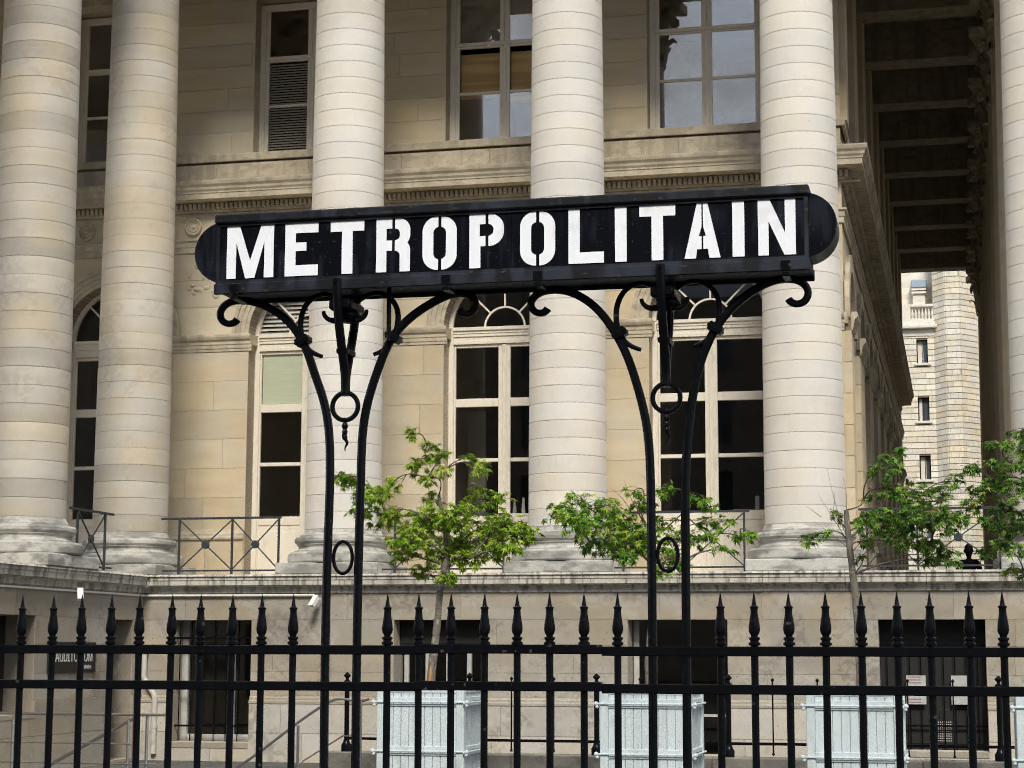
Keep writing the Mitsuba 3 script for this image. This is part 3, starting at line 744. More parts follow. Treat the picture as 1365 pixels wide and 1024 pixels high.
# basement window 1: light frame, iron grille
a, b, z = BW[0]
yg = YB + 0.42
w = num(f'{palace}__basement_window')
put(f'{w}__frame', [bx(a, a + 0.10, yg - 0.04, yg + 0.04, z, 2.105, 0.006), bx(b - 0.06, b, yg - 0.04, yg + 0.04, z, 2.105, 0.006), bx(a + 0.1, b - 0.06, yg - 0.03, yg + 0.04, 1.66, 1.73, 0.006), bx(a + 0.78, a + 0.86, yg - 0.03, yg + 0.03, z, 1.66, 0.006), bx(a + 0.1, b - 0.06, yg - 0.025, yg + 0.03, 1.08, 1.10), bx(a + 0.1, b - 0.06, yg - 0.03, yg + 0.04, z, z + 0.10, 0.006)], 'm_grey_frame')
put(f'{w}__pane', quad(a + 0.1, b - 0.06, yg + 0.005, z + 0.1, 2.09), 'm_glass_single')
put(f'{w}__grille', [tube([(a + 0.06 + 0.19 * k, YB + 0.16, z + 0.01), (a + 0.06 + 0.19 * k, YB + 0.16, 2.1)], 0.009, 6) for k in range(7)] + [bx(a, b, YB + 0.15, YB + 0.17, zz, zz + 0.03) for zz in (z + 0.22, 1.10, 1.82)], 'm_iron')
# window 2: box at the head, pale frames low down
a, b, z = BW[1]
w = num(f'{palace}__basement_window')
put(f'{w}__frame', [bx(a + q, a + q + 0.07, yg - 0.03, yg + 0.03, z, 1.72, 0.006) for q in (0.05, 0.38, 0.70, 1.02, 1.32)] + [bx(a, b, yg - 0.03, yg + 0.03, 1.70, 1.75, 0.006), bx(a, b, yg - 0.03, yg + 0.03, 0.95, 1.02)], 'm_grey_frame')
put(f'{w}__shutter_box', bx(a + 0.01, b - 0.01, yg - 0.12, yg + 0.06, 1.752, 2.1, 0.01), 'm_dark_door_shade')
put(f'{w}__pane', quad(a, b, yg + 0.004, z, 1.70), 'm_glass_single')
# window 3: tall glazed doors
a, b, z = BW[2]
w = num(f'{palace}__basement_window')
put(f'{w}__frame', [bx(a + 0.02, a + 0.10, yg - 0.03, yg + 0.03, z, 2.1, 0.006), bx(a + 0.30, a + 0.36, yg - 0.03, yg + 0.03, z, 2.1, 0.006), bx(a + 0.76, a + 0.83, yg - 0.03, yg + 0.03, z, 2.1, 0.006)] + [bx(a + 0.1, b - 0.05, yg - 0.02, yg + 0.02, q, q + 0.04) for q in (0.72, 1.10, 1.68)], 'm_grey_frame')
put(f'{w}__pane', quad(a, b, yg + 0.004, z, 2.1), 'm_glass_single')
# window 4: dark double door with vents and a grille over it
a, b, z = BW[3]
d = num(f'{palace}__basement_door')
put(f'{d}__leaf', [bx(a, (a + b) / 2 - 0.004, yg - 0.03, yg + 0.03, z, 1.72, 0.006), bx(a + 0.06, (a + b) / 2 - 0.07, yg - 0.045, yg - 0.03, z + 0.08, 0.86, 0.008)], 'm_dark_door_shade')
put(f'{d}__leaf', [bx((a + b) / 2 + 0.004, b, yg - 0.03, yg + 0.03, z, 1.72, 0.006), bx((a + b) / 2 + 0.07, b - 0.06, yg - 0.045, yg - 0.03, z + 0.08, 0.86, 0.008)], 'm_dark_door_shade')
put(f'{d}__transom', bx(a, b, yg - 0.02, yg + 0.03, 1.725, 2.1, 0.006), 'm_dark_door_shade')
put(f'{d}__vent', [bx((a + b) / 2 + 0.02 + 0.028 * i, (a + b) / 2 + 0.034 + 0.028 * i, yg - 0.05, yg - 0.045, 0.42 + 0.032 * j, 0.435 + 0.032 * j) for i in range(8) for j in range(9)], 'm_grey_frame', kind='stuff')
put(f'{d}__grille', [tube([(a + 0.1 + 0.155 * k, YB + 0.30, z + 0.01), (a + 0.1 + 0.155 * k, YB + 0.30, 1.75)], 0.008, 6) for k in range(9)] + [bx(a, b, YB + 0.29, YB + 0.31, q, q + 0.025) for q in (0.62, 1.74)], 'm_iron')

# the portico's return wall on the left
XB = -12.2
lvoid = unary_union([sbox(22.0, 0.80, 23.85, 2.11), sbox(26.25, 0.05, 27.0, 2.10)])
put(f'{palace}__return_wall__core', slab(sbox(19.8, 0, 27.85, 2.6).difference(lvoid), XB - 0.5, XB - 0.01, 'x'), 'm_joint')
stones(f'{palace}__return_wall__stone', sbox(19.8, 0.98, 27.35, 2.55).difference(lvoid), XB, 0.06, [0.98, 1.335, 1.73, 2.107, 2.55], 1.4, BASEM, 'x', seed=60, joint=0.005)
stones(f'{palace}__return_wall__stone', sbox(19.8, 0, 27.35, 0.98).difference(lvoid), XB + 0.03, 0.08, [0, 0.5, 0.98], 1.4, BASEM, 'x', seed=61, joint=0.005)
for r_ in [bx(XB - 0.5, XB - 0.003, 23.85, 23.87, 0.8, 2.11), bx(XB - 0.5, XB - 0.003, 22.0, 23.85, 2.11, 2.13), bx(XB - 0.35, XB + 0.04, 22.0, 23.85, 0.74, 0.80), bx(XB - 0.36, XB - 0.34, 26.25, 27.0, 0.05, 2.1), bx(XB - 0.36, XB - 0.003, 27.0, 27.02, 0.05, 2.1), bx(XB - 0.36, XB - 0.003, 26.25, 27.0, 2.1, 2.12)]:
    put(f'{palace}__return_reveal', r_, 'm_base')
put(f'{palace}__return_window', bx(XB - 0.47, XB - 0.44, 22.0, 23.85, 0.8, 2.11), 'm_dark_door_shade')  # dark sheet standing in for the unlit room behind the opening
put(f'{palace}__portico_front', bx(-30, XB - 0.01, 19.7, 19.79, 0, 2.6), 'm_base')

# ------------------------------------------------------------------ low kerb and railing before the basement
put('kerb', [bx(-8.62 + 1.35 * k, -8.62 + 1.35 * (k + 1) - 0.006, 25.30 - 0.006 * (k % 3), 25.72, 0, 0.275 - 0.004 * (k % 2), 0.012) for k in range(8)], 'm_kerb', kind='structure', label='low dark grey stone kerb under the area railing')
lr = thing('area_railing', 'low black iron railing on the grey kerb before the basement windows', 'railing')
post_prof = [(0, 0.262), (0.075, 0.262), (0.075, 0.36), (0.05, 0.40), (0.035, 0.45), (0.035, 1.20), (0.05, 1.22), (0.05, 1.235), (0.025, 1.25), (0.022, 1.275), (0.05, 1.30), (0.05, 1.315), (0.02, 1.345), (0.0, 1.36)]
pd = mikit.ply(lathe(post_prof, 10), 'm_iron', 35)
rodd = mikit.ply(lathe([(0, 0.30), (0.022, 0.315), (0.012, 0.34), (0.010, 0.36), (0.010, 1.26), (0.022, 1.275), (0.022, 1.29), (0.008, 1.30), (0, 1.315)], 8), 'm_iron', 35)
posts = [-8.30, -6.55, -4.79, -3.02, -1.27, 0.45, 2.2]
for i, x in enumerate(posts):
    put(f'{lr}__post', pd, 'm_iron', at=T().translate([x, 25.5, 0]))
    if i < len(posts) - 1:
        x2 = posts[i + 1]
        put(f'{lr}__rail', bx(x, x2, 25.485, 25.515, 0.435, 0.472), 'm_iron')
        put(f'{lr}__rail', bx(x, x2, 25.488, 25.512, 1.165, 1.195), 'm_iron')
        for q in (1 / 3, 2 / 3):
            put(f'{lr}__rod', rodd, 'm_iron', at=T().translate([x + q * (x2 - x), 25.5, 0]))

# ------------------------------------------------------------------ balcony railings
def railing(label, p0, p1, fr):
    """From p0 to p1 on the gallery floor; fr: where the posts stand, as fractions; a cross with a boss in every bay."""
    r = thing('balcony_railing', label, 'railing', 'railings between the palace columns')
    p0, p1 = np.array(p0, float), np.array(p1, float)
    at = lambda t, z: np.array([*(p0 + t * (p1 - p0)), ZF + z])
    put(f'{r}__top_rail', tube([at(-0.02, 0.87), at(1.02, 0.87)], 0.024, 4), 'm_rail_paint')
    put(f'{r}__bottom_rail', tube([at(0, 0.07), at(1, 0.07)], 0.018, 4), 'm_rail_paint')
    for t in fr:
        put(f'{r}__post', tube([at(t, 0.0), at(t, 0.86)], 0.021, 4), 'm_rail_paint')
    nrm = np.array([-(p1 - p0)[1], (p1 - p0)[0], 0]) / np.linalg.norm(p1 - p0)
    for a, b in zip(fr[:-1], fr[1:]):
        put(f'{r}__cross', [tube([at(a, 0.08), at(b, 0.85)], 0.012, 4), tube([at(a, 0.85), at(b, 0.08)], 0.012, 4)], 'm_rail_paint')
        c = at((a + b) / 2, 0.465)
        put(f'{r}__boss', tube([c - 0.025 * nrm, c - 0.02 * nrm, c + 0.02 * nrm, c + 0.025 * nrm], [0.05, 0.062, 0.062, 0.05], 16), 'm_rail_paint')


railing('grey railing set at right angles between the two leftmost columns', (-12.30, 25.00), (-12.30, 26.38), (0.16, 0.82))
railing('grey cross-braced railing left of the first white column, before the door with the green blind', (-11.93, 27.42), (-10.05, 27.42), (0.14, 0.60, 1.0))
railing('grey cross-braced railing behind the leftmost green tree', (-8.40, 27.42), (-6.50, 27.42), (0.10, 0.54, 0.98))
railing('grey cross-braced railing behind the tree under the right half of the sign', (-4.88, 27.42), (-2.95, 27.42), (0.07, 0.52, 0.98))
railing('grey cross-braced railing under the open side gallery at the right', (-1.33, 27.42), (0.60, 27.42), (0.04, 0.40, 0.98))

# ------------------------------------------------------------------ foreground fence
YF, PITCHB = 8.5, 0.1533
fence = thing('iron_fence', 'tall black iron fence with spear-tipped vase finials across the foreground', 'fence')
barp = [(0.0165, 0.05), (0.0165, 1.676), (0.026, 1.679), (0.0265, 1.689), (0.019, 1.694), (0.019, 1.70), (0.0245, 1.704), (0.0245, 1.712), (0.015, 1.716), (0.0155, 1.722), (0.0225, 1.732), (0.0255, 1.746), (0.0245, 1.765), (0.0205, 1.79), (0.0165, 1.815), (0.0158, 1.838), (0.0195, 1.843), (0.0195, 1.848), (0.0125, 1.851), (0.0105, 1.856), (0.0055, 1.888), (0.0, 1.919)]
bar_d = [mikit.ply(lathe([p for p in barp if p[1] < 1.677], 14), 'm_iron', 40), mikit.ply(lathe([p for p in barp if p[1] > 1.67], 14), 'm_iron', 40)]
rng = random.Random(2)
for k in range(-5, 36):
    if k in (9, 10, 19, 20):
        continue
    x = 0.185 - PITCHB * k + rng.uniform(-0.003, 0.003)
    at = T().translate([x, YF, 0]).rotate([0, 1, 0], rng.uniform(-0.2, 0.2)).rotate([1, 0, 0], rng.uniform(-0.15, 0.15)).rotate([0, 0, 1], rng.uniform(0, 360))
    b = num(f'{fence}__bar')
    scene[b] = {**bar_d[0], 'to_world': at}
    scene[f'{b}__finial'] = {**bar_d[1], 'to_world': at}
for x0, x1, dz, dy in ((-5.3, -2.44, 0.0, 0), (-2.439, -1.571, 0.006, 0.004), (-1.57, 1.0, -0.002, 0)):
    put(f'{fence}__rail', bx(x0, x1, YF - 0.0215 - dy, YF + 0.0215, 1.632 + dz, 1.674 + dz, 0.003), 'm_iron')
    put(f'{fence}__rail', bx(x0, x1, YF - 0.0215 - dy, YF + 0.0215, 1.466 + dz, 1.508 + dz, 0.003), 'm_iron')
put(f'{fence}__rail', bx(-5.3, 1.0, YF - 0.02, YF + 0.02, 0.14, 0.18), 'm_iron')

# ------------------------------------------------------------------ the sign
sign = thing('metro_sign', 'long black sign reading METROPOLITAIN in white letters on scrolled wrought-iron posts', 'sign')
XA, XZ, YS0, YS1 = -3.405, -0.615, 8.372, 8.628
put(f'{sign}__box', [bx(XA, -1.9645, YS0 + 0.004, YS1, 3.385, 3.662), bx(-1.9625, XZ, YS0 + 0.004, YS1, 3.385, 3.662)], 'm_enamel')
put(f'{sign}__cap', [bx(XA - 0.012, XZ + 0.012, YS0 - 0.022, YS1 + 0.022, 3.668, 3.712, 0.006), bx(XA, XZ, YS0 - 0.006, YS1 + 0.006, 3.655, 3.669)], 'm_sign_rail')
put(f'{sign}__bottom_rail', [bx(XA - 0.012, XZ + 0.012, YS0 - 0.012, YS0 + 0.004, 3.326, 3.378, 0.004), bx(XA - 0.012, XZ + 0.012, YS1 - 0.004, YS1 + 0.012, 3.326, 3.378, 0.004), bx(XA - 0.008, XZ + 0.008, YS0 + 0.004, YS1 - 0.004, 3.345, 3.375),
                             bx(XA, XZ, YS0 - 0.006, YS0 + 0.004, 3.378, 3.392)], 'm_sign_rail')
for x in (XA - 0.006, XZ - 0.012):
    put(f'{sign}__edge_strip', bx(x, x + 0.018, YS0 - 0.004, YS1 + 0.004, 3.379, 3.667), 'm_sign_rail')
for s, xe in ((-1, XA), (1, XZ)):
    q = Point(xe - s * 0.018, 3.538).buffer(0.148, 32).intersection(sbox(xe if s > 0 else xe - 1, 3, xe + 1 if s > 0 else xe, 4))
    m = trimesh.creation.extrude_polygon(q, 0.19)
    v = np.array(m.vertices)
    put(f'{sign}__end_lobe', trimesh.Trimesh(np.stack([v[:, 0], YS0 + 0.03 + v[:, 2], v[:, 1]], 1), m.faces[:, ::-1], process=False), 'm_enamel', 30)
H, W, ST = 0.2535, 0.165, 0.053
rr = lambda x0, y0, x1, y1, r: sbox(x0 + r, y0 + r, x1 - r, y1 - r).buffer(r, 12)
SLOT = sbox(0.0755, -1, 0.0905, 1)
G = {
    'M': Polygon([(0, 0), (0.047, 0), (0.047, 0.175), (0.095, 0), (0.141, 0), (0.189, 0.175), (0.189, 0), (0.236, 0), (0.236, H), (0.172, H), (0.118, 0.085), (0.064, H), (0, H)]),
    'E': unary_union([sbox(0, 0, ST, H), sbox(0, 0, W, 0.052), sbox(0, 0.12, 0.106, 0.161), sbox(0, H - 0.047, W, H)]),
    'T': unary_union([sbox(0.056, 0, 0.109, H), sbox(0, H - 0.05, W, H)]),
    'L': unary_union([sbox(0, 0, ST, H), sbox(0, 0, W, 0.052)]),
    'I': sbox(0, 0, 0.054, H),
    'N': Polygon([(0, 0), (0.047, 0), (0.047, 0.155), (0.115, 0), (0.167, 0), (0.167, H), (0.12, H), (0.12, 0.10), (0.053, H), (0, H)]),
    'O': rr(0, 0, W, H, 0.072).difference(rr(0.052, 0.05, 0.113, H - 0.05, 0.028)).difference(SLOT),
    'P': unary_union([sbox(0, 0, ST, H), rr(0.0, 0.102, W, H, 0.07).intersection(sbox(0.06, 0, 1, 1)), sbox(0, 0.102, 0.08, H)]).difference(rr(0.05, 0.15, 0.115, 0.206, 0.026).union(sbox(0.05, 0.15, 0.09, 0.206))).difference(sbox(0.077, 0.08, 0.091, 1)),
    'R': unary_union([sbox(0, 0, ST, H), rr(0, 0.118, W, H, 0.055).intersection(sbox(0.06, 0, 1, 1)), sbox(0, 0.118, 0.08, H), rr(0.0, -0.1, W, 0.152, 0.05).intersection(sbox(0.0, 0, 1, 1))]).difference(rr(0.05, 0.15, 0.115, 0.206, 0.024).union(sbox(0.05, 0.15, 0.09, 0.206))).difference(rr(0.05, -0.1, 0.115, 0.1, 0.026)).difference(sbox(0.05, -0.1, 0.08, 0.1)).difference(sbox(0.077, 0.06, 0.091, 1)),
    'A': Polygon([(0, 0), (0.058, H), (0.106, H), (0.163, 0)]).difference(sbox(0.0785, 0.13, 0.0855, 1)).difference(Polygon([(0.066, 0.102), (0.098, 0.102), (0.084, 0.15), (0.080, 0.15)])).difference(sbox(0.0785, 0.03, 0.0855, 0.15)).difference(Polygon([(0.050, -0.01), (0.058, 0.042), (0.106, 0.042), (0.114, -0.01)])),
}
for ch, x in zip('METROPOLITAIN', (-3.359, -3.066, -2.840, -2.615, -2.390, -2.165, -1.924, -1.697, -1.481, -1.369, -1.164, -0.947, -0.832)):
    from shapely import affinity
    put(f'{sign}__letter', slab(affinity.translate(G[ch], x, 3.401), YS0 + 0.0015, YS0 + 0.006), 'm_letter')


def curve(pts, r0, r1, n=44, sides=8, y=YF):
    p = spline([(x, y, z) for x, z in pts], n)
    return tube(p, np.linspace(r0, r1, n), sides)


SC = [  # outer scroll of each post
    [(-2.876, 0.0), (-2.874, 1.2), (-2.871, 2.2), (-2.868, 2.55), (-2.879, 2.70), (-2.909, 2.836), (-2.949, 2.945), (-2.997, 3.073), (-3.086, 3.205), (-3.183, 3.275), (-3.279, 3.312), (-3.364, 3.318), (-3.416, 3.296), (-3.436, 3.255), (-3.418, 3.218), (-3.378, 3.208), (-3.347, 3.228)],
    [(-2.722, 0.0), (-2.722, 1.2), (-2.719, 2.2), (-2.714, 2.52), (-2.706, 2.69), (-2.680, 2.83), (-2.634, 2.971), (-2.573, 3.105), (-2.478, 3.206), (-2.38, 3.268), (-2.289, 3.305), (-2.225, 3.308), (-2.178, 3.285), (-2.165, 3.25), (-2.185, 3.217), (-2.218, 3.212), (-2.238, 3.232)],
    [(-1.343, 0.0), (-1.342, 1.2), (-1.343, 2.2), (-1.346, 2.45), (-1.356, 2.622), (-1.376, 2.742), (-1.408, 2.864), (-1.449, 2.986), (-1.500, 3.089), (-1.574, 3.195), (-1.644, 3.258), (-1.732, 3.300), (-1.810, 3.308), (-1.870, 3.290), (-1.900, 3.25), (-1.884, 3.212), (-1.848, 3.202), (-1.82, 3.222)],
    [(-1.189, 0.0), (-1.190, 1.2), (-1.189, 2.2), (-1.185, 2.45), (-1.170, 2.652), (-1.144, 2.822), (-1.109, 2.958), (-1.056, 3.077), (-0.970, 3.190), (-0.884, 3.258), (-0.782, 3.308), (-0.714, 3.315), (-0.655, 3.298), (-0.625, 3.252), (-0.643, 3.209), (-0.683, 3.200), (-0.712, 3.222)]]
for c in SC:
    n = 90
    p = spline([(x, YF, z) for x, z in c], n, True)
    put(f'{sign}__post', tube(p, np.r_[np.full(n - 40, 0.0205), np.linspace(0.0205, 0.0165, 34), np.linspace(0.017, 0.019, 6)], 8), 'm_iron', 40)
for xm, arcs in ((-2.797, ([(-3.016, 3.11), (-3.026, 3.182), (-3.012, 3.262), (-2.972, 3.312), (-2.915, 3.332), (-2.86, 3.318), (-2.83, 3.28)], [(-2.558, 3.112), (-2.543, 3.183), (-2.553, 3.262), (-2.592, 3.308), (-2.645, 3.328), (-2.70, 3.316), (-2.755, 3.28)])),
                 (-1.270, ([(-1.487, 3.092), (-1.499, 3.165), (-1.487, 3.245), (-1.448, 3.30), (-1.39, 3.322), (-1.335, 3.31), (-1.30, 3.275)], [(-1.039, 3.10), (-1.024, 3.17), (-1.035, 3.25), (-1.075, 3.30), (-1.13, 3.322), (-1.19, 3.31), (-1.235, 3.275)]))):
    for s, a in zip((-1, 1), arcs):
        put(f'{sign}__inner_scroll', curve(a, 0.0145, 0.011, 30, y=YF), 'm_iron', 40)
        x, z = a[0]
        put(f'{sign}__leaf_tail', curve([(x + s * -0.005, z + 0.02), (x - s * 0.025, z - 0.035), (x - s * 0.062, z - 0.062), (x - s * 0.102, z - 0.078)], 0.015, 0.0095, 14, 6), 'm_iron', 40)
        col = bx(-0.033, 0.033, -0.034, 0.034, -0.021, 0.021, 0.005)
        rim = bx(-0.037, 0.037, -0.038, 0.038, -0.008, 0.008, 0.003)
        m = cat([col, rim])
        m.apply_transform(trimesh.transformations.rotation_matrix(s * math.radians(30), [0, 1, 0]))
        m.apply_translation([x + s * -0.004, YF, z])
        put(f'{sign}__collar', m, 'm_iron')
    ang = np.linspace(0, 2 * math.pi, 41)
    put(f'{sign}__ring', tube(np.stack([xm + 0.063 * np.cos(ang), 0 * ang + YF, 2.79 + 0.065 * np.sin(ang)], 1), 0.0115, 8, False), 'm_iron', 40)
    put(f'{sign}__oval', tube(np.stack([xm + 0.046 * np.cos(ang), 0 * ang + YF, 2.08 + 0.074 * np.sin(ang)], 1), 0.0085, 8, False), 'm_iron', 40)
    # arms that cross the sign's depth
    for s in (-1, 1):
        arm = [(xm, YF + s * 0.004, 2.85), (xm, YF + s * 0.008, 2.93), (xm, YF + s * 0.05, 3.03), (xm, YF + s * 0.10, 3.14), (xm, YF + s * 0.135, 3.24), (xm, YF + s * 0.148, 3.31), (xm, YF + s * 0.152, 3.375)]
        p = spline(arm, 30)
        put(f'{sign}__arm', tube(p, np.full(30, 0.021), 8), 'm_iron', 40)
        put(f'{sign}__bolt', tube([(xm, YF + s * 0.165, 3.362), (xm, YF + s * 0.178, 3.362)], [0.011, 0.008], 8), 'm_iron', 40)
    put(f'{sign}__band', bx(xm - 0.028, xm + 0.028, YF - 0.066, YF + 0.066, 3.035, 3.06, 0.004), 'm_iron')
    put(f'{sign}__stem', tube([(xm, YF, 2.84), (xm, YF, 2.96)], 0.020, 8), 'm_iron', 40)
    hook = spline([(xm - 0.108, YF - 0.02, 3.246), (xm - 0.100, YF - 0.02, 3.222), (xm - 0.07, YF - 0.02, 3.202), (xm, YF - 0.02, 3.206), (xm + 0.07, YF - 0.02, 3.200), (xm + 0.098, YF - 0.02, 3.220), (xm + 0.104, YF - 0.02, 3.246)], 30)
    put(f'{sign}__hook', tube(hook, np.r_[np.linspace(0.0095, 0.017, 15), np.linspace(0.017, 0.0095, 15)], 8), 'm_iron', 40)
    boss = trimesh.creation.icosphere(2, 1.0)
    boss.apply_scale([0.058, 0.075, 0.036])
    boss.apply_translation([xm + 0.012, YF, 3.222])
    put(f'{sign}__boss', cat([boss, bx(xm - 0.055, xm + 0.055, YF - 0.11, YF + 0.11, 3.235, 3.29, 0.012)]), 'm_iron', 40)
    drop = [(0.0, 2.738), (0.012, 2.734), (0.0125, 2.722), (0.007, 2.715), (0.012, 2.708), (0.016, 2.697), (0.012, 2.686), (0.0085, 2.683), (0.014, 2.673), (0.012, 2.66), (0.008, 2.657), (0.0135, 2.647), (0.011, 2.635), (0.007, 2.632)]
    tail = tube(spline([(xm, YF, 2.66), (xm + 0.003, YF, 2.635), (xm + 0.012, YF, 2.615), (xm + 0.004, YF, 2.598), (xm + 0.006, YF, 2.578)], 14), np.linspace(0.012, 0.002, 14), 8)
    put(f'{sign}__drop', cat([lathe(drop, 12, (xm, YF, 0)), tail]), 'm_iron', 40)
for x in (-3.31, -2.27, -1.835, -0.71):
    put(f'{sign}__clamp', [bx(x - 0.022, x + 0.022, YS0 - 0.026, YS0 - 0.017, 3.322, 3.372, 0.003), bx(x - 0.018, x + 0.018, YS0 - 0.02, YF + 0.02, 3.30, 3.318, 0.003)], 'm_iron')
put(f'{sign}__cable_rod', tube([(-2.578, YF - 0.03, 3.09), (-2.578, YF - 0.03, 3.35)], 0.011, 8), 'm_iron', 40, label='short upright rod beside the left post pair')

# ------------------------------------------------------------------ planters and trees
plank_cache = {}


def planter(x0, y0, label):
    p = thing('planter', label, 'planter', None)
    w, ht = 1.045, 1.2
    t = 0.095
    at = T().translate([x0, y0, 0])
    U = lambda key, mesh, m='m_plank', s=False: put(f'{p}__{key}', plank_cache.setdefault((key, str(np.round(mesh.bounds, 3))), mikit.ply(mesh, m, s)), m, at=at)
    for ix in (0, 1):
        for iy in (0, 1):
            xx, yy = ix * (w - t), iy * (w - t)
            U('corner_post', bx(xx, xx + t, yy, yy + t, 0, ht, 0.008))
    n = 9
    pw = (w - 2 * t) / n
    for k in range(n):
        for side in (0, 1, 2):
            a, b = t + k * pw + 0.0035, t + (k + 1) * pw - 0.0035
            if side == 0:
                U('plank', bx(a, b, 0.03, 0.052, 0.1, ht - 0.03))
            elif side == 1:
                U('plank', bx(w - 0.052, w - 0.03, a, b, 0.1, ht - 0.03))
            else:
                U('plank', bx(0.03, 0.052, a, b, 0.1, ht - 0.03))
    for z in (0.22, 0.50, 1.06):
        for dz, h in ((0.035, 0.05), (-0.03, 0.028)):
            zz = z + dz
            U('batten', bx(t - 0.002, w - t + 0.002, 0.012, 0.03, zz - h / 2, zz + h / 2, 0.004))
            U('batten', bx(w - 0.03, w - 0.012, t, w - t, zz - h / 2, zz + h / 2, 0.004))
        U('hinge_bar', tube([(-0.045, -0.012, z + 0.004), (w + 0.045, -0.012, z + 0.004)], 0.012, 8), 'm_plank', 40)
        U('hinge_bar', tube([(w + 0.012, -0.045, z - 0.004), (w + 0.012, w + 0.045, z - 0.004)], 0.012, 8), 'm_plank', 40)
        for kx in (-0.04, w + 0.04):
            s = trimesh.creation.icosphere(2, 0.026)
            s.apply_translation([kx, -0.012, z + 0.004])
            s2 = trimesh.creation.icosphere(2, 0.02)
            s2.apply_translation([kx * 0.985 + 0.01, -0.012, z - 0.03])
            U('knob', cat([s, s2]), 'm_plank', 40)
    U('top_rim', cat([bx(t, w - t, 0.02, 0.07, ht - 0.028, ht - 0.004), bx(w - 0.07, w - 0.02, t, w - t, ht - 0.028, ht - 0.004), bx(t, w - t, w - 0.07, w - 0.02, ht - 0.028, ht - 0.004), bx(0.02, 0.07, t, w - t, ht - 0.028, ht - 0.004)]))
    U('lining', cat([bx(t, w - t, 0.053, 0.06, 0.1, ht - 0.035), bx(w - 0.06, w - 0.053, t, w - t, 0.1, ht - 0.035)]))
    U('soil', bx(0.06, w - 0.06, 0.06, w - 0.06, 0.9, ht - 0.07), 'm_soil')
    for iy in (0.06, w - 0.1):
        U('back_board', bx(t, w - t, w - 0.052, w - 0.03, 0.1, ht - 0.03)) if iy > 0.5 else None


planter(-6.634, 21.5, 'pale blue slatted planter box, leftmost in the row behind the fence')
planter(-4.003, 21.5, 'pale blue slatted planter box, second from the left, behind the right sign posts')
planter(-1.690, 21.5, 'pale blue slatted planter box beside the dark basement door')
planter(0.552, 21.5, 'pale blue slatted planter box cut off by the right edge of the picture')


def leaf_mesh():
    lob = [(-150, 0.22), (-118, 0.62), (-92, 0.30), (-58, 0.84), (-30, 0.30), (0, 1.1), (30, 0.30), (58, 0.84), (92, 0.30), (118, 0.62), (150, 0.22)]
    v = [(0, 0, 0)] + [(r * math.cos(math.radians(a)), r * math.sin(math.radians(a)), -0.22 * r * r + 0.06 * abs(math.sin(math.radians(a)))) for a, r in lob]
    f = [[0, i, i + 1] for i in range(1, len(lob))]
    return np.array(v), np.array(f)


LV, LF = leaf_mesh()


